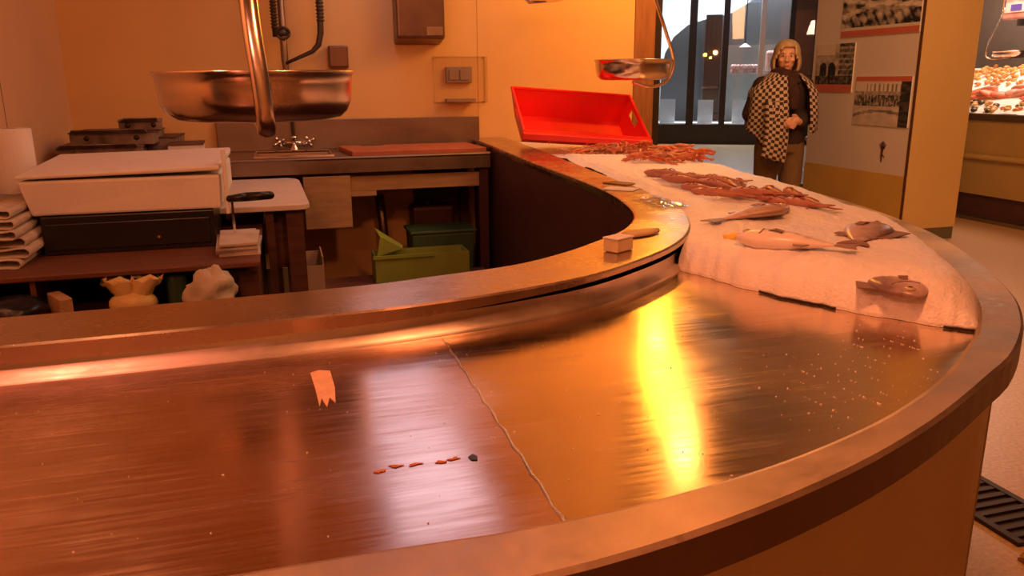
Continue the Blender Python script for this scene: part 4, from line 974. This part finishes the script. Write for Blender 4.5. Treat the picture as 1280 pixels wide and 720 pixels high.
# body: one continuous surface, facing -y, x to her left
b = MB()
b.ell([((0,0,.86),.155,.11),((0,0,.95),.165,.115),((0,.0,1.05),.145,.10),((0,.005,1.18),.155,.11),((0,.01,1.30),.17,.105),((0,.015,1.36),.14,.085),((0,.01,1.40),.075,.06)])
b.cap([(0,.012,1.36),(0,-.005,1.47)], [.055,.05])
for sg in (-1, 1):
    b.cap([(sg*.165,.015,1.335),(sg*.225,.03,1.10),(sg*.085,-.175,1.045)], [.055,.043,.027])
    b.cap([(sg*.09,0,.88),(sg*.095,-.01,.48),(sg*.10,.02,.09)], [.088,.056,.038])
    b.cap([(sg*.10,.03,.045),(sg*.115,-.15,.03)], [.038,.028])
    # palm and five fingers, folded over one another at the waist
    pz = 1.045+.012*sg; 
    b.cap([(sg*.085,-.175,1.045),(sg*.055,-.20,pz),(sg*.025,-.215,pz-.004)], [.024,.030,.027], 10)
    for k, (ln, dz) in enumerate(((.060,.024),(.068,.009),(.063,-.006),(.050,-.020))):
        x = sg*.022; z0 = pz+dz
        b.cap([(x,-.222,z0),(x-sg*ln*.5,-.240-.006*(sg>0),z0-.006),(x-sg*ln*.85,-.232-.010*(sg>0),z0-.014),(x-sg*ln*1.05,-.215-.010*(sg>0),z0-.018)], [.0095,.0088,.0082,.0072], 8)
    b.cap([(sg*.055,-.205,pz+.026),(sg*.032,-.228,pz+.042),(sg*.008,-.236,pz+.044)], [.012,.0105,.0085], 8)
# head turned a little, tipped down towards the fish
Hm = Matrix.Translation((0,-.02,1.545)) @ Matrix.Rotation(.10, 4, 'X') @ Matrix.Rotation(-.28, 4, 'Z')
def hp_(p): return Hm @ Vector(p)
head = MB()
head.ball((0,.012,.022), (.072,.090,.088), 24, 18)
head.ell([((0,-.030,-.115),.018,.016),((0,-.030,-.100),.040,.040),((0,-.022,-.07),.055,.060),((0,-.015,-.03),.064,.070),((0,-.008,.01),.069,.080),((0,.0,.05),.068,.082)], 20)
head.tube([(0,-.083,.018),(0,-.098,-.012),(0,-.103,-.028),(0,-.088,-.036)], [.008,.011,.013,.009], 10)
for sg in (-1, 1):
    head.ball((sg*.012,-.092,-.031), (.009,.009,.007), 8, 6)
    head.ball((sg*.040,-.062,-.025), (.022,.020,.018), 10, 8)
    head.ball((sg*.030,-.076,.030), (.022,.012,.007), 10, 6)
    head.ball((sg*.071,.012,-.005), (.008,.020,.030), 10, 8)
head.ball((0,-.068,-.096), (.020,.018,.014), 10, 8); head.ball((0,-.080,-.066), (.022,.010,.010), 10, 6)
b.add([hp_(v) for v in head.v], head.f)
body = fuse(b, 'body', M['skin'], wm, .0055, 3)
for sg in (-1, 1):
    e_ = MB(); e_.ball((sg*.030,-.0755,.008), (.0125,.008,.0075), 10, 8); e_.v = [hp_(v) for v in e_.v]; eo = e_.build('eye', M['eyeball'], wm, smooth=True, local=True)
    e_ = MB(); e_.ball((sg*.030,-.0825,.008), (.006,.003,.006), 8, 6); e_.v = [hp_(v) for v in e_.v]; e_.build('iris', M['black'], eo, smooth=True, local=True)
    e_ = MB(); e_.tube([(sg*.014,-.087,.026),(sg*.030,-.088,.032),(sg*.047,-.076,.027)], [.002,.0035,.0015], 6); e_.v = [hp_(v) for v in e_.v]; e_.build('eyebrow', M['hair'], wm, local=True)
e_ = MB(); e_.ball((0,-.089,-.062), (.020,.005,.0035), 12, 6); e_.ball((0,-.088,-.069), (.017,.005,.004), 12, 6); e_.v = [hp_(v) for v in e_.v]; e_.build('lips', M['lips'], wm, smooth=True, local=True)
# hair: a chin length bob, open at the face, parted at one side
hr = MB(); n_, m_ = 44, 26; vs = []; ok = []
for i in range(m_+1):
    v = i/m_
    for j in range(n_):
        a = 2*PI*j/n_; ca, sa = math.cos(a), math.sin(a)          # sa = -1 is the face side
        if v < .5:
            th = v*PI; rx, ry = .092*math.sin(th)**.8, .106*math.sin(th)**.8; z = .012+.106*math.cos(th)
        else:
            k = (v-.5)*2; rx = .092+.016*math.sin(PI*k*.8)-.006*k*k; ry = .106+.006*math.sin(PI*k)-.018*k*k; z = .012-.120*k
        wv_ = 1+.035*math.sin(j*2.9+v*2)+.03*noise.noise((ca*4,sa*4,v*3))
        vs.append(hp_((rx*ca*wv_, .014+ry*sa*wv_, z)))
def open_face(i, j):
    v = (i+.5)/m_; a = 2*PI*(j+.5)/n_; fr = -math.sin(a)
    lim = .80 if v < .38 else .80-.9*(v-.38)
    lim = max(.50, lim)
    return v > .29 and fr > lim+(.10 if v < .40 and math.cos(a) < -.05 else 0)
fs = [[i*n_+j, i*n_+(j+1)%n_, (i+1)*n_+(j+1)%n_, (i+1)*n_+j] for i in range(m_) for j in range(n_) if not open_face(i, j)]
hr.v = vs; hr.f = fs
hr.build('hair', M['hair'], wm, smooth=True, local=True, solid=.018)
# clothes
t_ = MB()
t_.ell([((0,.0,.80),.185,.135),((0,0,.90),.190,.140),((0,0,1.00),.168,.122)])
for sg in (-1, 1): t_.cap([(sg*.095,0,.84),(sg*.105,-.012,.48),(sg*.11,.02,.07)], [.108,.088,.078])
t_.cap([(-.03,-.02,.86),(.03,-.02,.86)], [.11,.11])
fuse(t_, 'trousers', M['trouser'], wm, .012, 4)
j_ = MB()
j_.ell([((0,0,.86),.188,.140),((0,0,.95),.195,.145),((0,0,1.05),.185,.135),((0,.0,1.2),.188,.138),((0,.01,1.31),.195,.130),((0,.015,1.38),.135,.095),((0,.012,1.43),.075,.07)])
for sg in (-1, 1): j_.cap([(sg*.165,.015,1.32),(sg*.245,.035,1.10),(sg*.110,-.150,1.045)], [.078,.066,.047])
fuse(j_, 'jacket', M['coat'], wm, .010, 4)
sc2 = MB()
for k in range(3):
    R_ = .105-.010*k; zz = 1.375+.024*k
    sc2.tube([(R_*1.0*math.cos(a), .0+R_*.92*math.sin(a)-.012*(1-k*.4), zz+.012*math.sin(a*1+k*2)+.012*math.sin(a)+.012*math.sin(a*3+k)) for a in [2*PI*q/24 for q in range(25)]], .029, 10)
sc2.cap([(.01,-.10,1.36),(.03,-.150,1.26),(.03,-.165,1.17)], [.045,.052,.045], 12)
fuse(sc2, 'scarf', M['scarf'], wm, .010, 3)
# houndstooth shawl: draped cloth over both shoulders, open at the front, long end hanging at her right
def drape(a0, a1, z_low, name, front=0, na=44, nv=30):
    vs = []; fs = []; uv = []
    for i in range(nv+1):
        v = i/nv
        for j in range(na+1):
            a = a0+(a1-a0)*j/na; ca, sa = math.cos(a), math.sin(a)
            zl = z_low(a)
            z = 1.435+(zl-1.435)*v
            k = min(1, v*(1.435-zl)/.16)
            rx = .085+(.268-.085)*math.sin(k*PI/2)**.9; ry = .085+(.185-.085)*math.sin(k*PI/2)
            flare = 1+.16*max(0, (1.30-z))*1.1
            rp_ = 1+.035*math.sin(a*9+v*2.5)*min(1, v*1.6)+.02*noise.noise((ca*3,sa*3,v*4))
            el = .065*math.exp(-((z-1.12)/.16)**2)*max(0, -sa)**.6
            vs.append((rx*ca*flare*rp_, .008+ry*sa*flare*rp_-el, z-.035*abs(ca)*k)); uv.append((a*.22/.024, v*(1.435-zl)/.024))
    for i in range(nv):
        for j in range(na): q = i*(na+1)+j; fs.append([q,q+1,q+na+2,q+na+1])
    m = MB(); m.v = vs; m.f = fs; o = m.build(name, M['hound'], wm, smooth=True, local=True, solid=.008)
    l = o.data.uv_layers.new(name='UVMap')
    for lp in o.data.loops: l.data[lp.index].uv = uv[lp.vertex_index]
    return o
front_r = -PI/2-.10; front_l = -PI/2+.62
# her right side is at -x: angles from the front round the back to her left front
drape(front_l, PI*.5, lambda a: 1.02+.05*math.sin(a), 'shawl')
drape(PI*.5, 2*PI+front_r, lambda a: 1.02+.05*math.sin(a)-.16*max(0, math.sin(a-PI))**1.2*max(0,1-abs(a-4.25)/.9), 'shawl')
hang = MB(); vs = []; fs = []; uv = []
for i in range(21):
    for j in range(11):
        u_ = j/10; v = i/20
        vs.append((-.205+.19*u_+.012*math.sin(v*3), -.190-.03*math.sin(PI*u_)-.012*math.sin(u_*12+v)-.02*math.sin(v*PI), 1.20-.42*v-.06*u_*v)); uv.append((u_*.17/.024, v*.44/.024))
for i in range(20):
    for j in range(10): q = i*11+j; fs.append([q,q+1,q+12,q+11])
hang.v = vs; hang.f = fs; o = hang.build('shawl_end', M['hound'], wm, smooth=True, local=True, solid=.008)
l = o.data.uv_layers.new(name='UVMap')
for lp in o.data.loops: l.data[lp.index].uv = uv[lp.vertex_index]
fg = MB()
for j in range(15): x = -.200+.18*j/14; fg.tube([(x,-.197-.02*math.sin(PI*j/14),.785-.055*j/14),(x+.004*math.sin(j*2),-.197-.02*math.sin(PI*j/14),.715-.055*j/14)], [.006,.003], 5)
fg.build('fringe', M['scarf'], wm, local=True)
sh_ = MB()
for sg in (-1, 1):
    q = MB(); q.ell([((sg*.105,-.05,.0),.052,.135),((sg*.105,-.05,.03),.054,.138),((sg*.103,-.03,.07),.046,.10),((sg*.10,.01,.11),.042,.055)]); q.build('shoe', M['shoe'], wm, smooth=True, local=True)

mt = MB(); g = []
for i in range(60):
    g.append([(1.95+.45*i/59, 1.02+.53*k/69, .012+.012*noise.noise((i*.9,k*.9,2))+.010*random.random()) for k in range(70)])
mt.loft(g, cap=False, closed=False).span((1.95,1.02,0),(2.40,1.55,.008))
tag(mt.build('coir_mat', mat('coir_fibre', (.52,.27,.11), .95, var=.5, scale=90)), 'rough orange brown coir mat on the floor in front of the drain grate', 'mat')
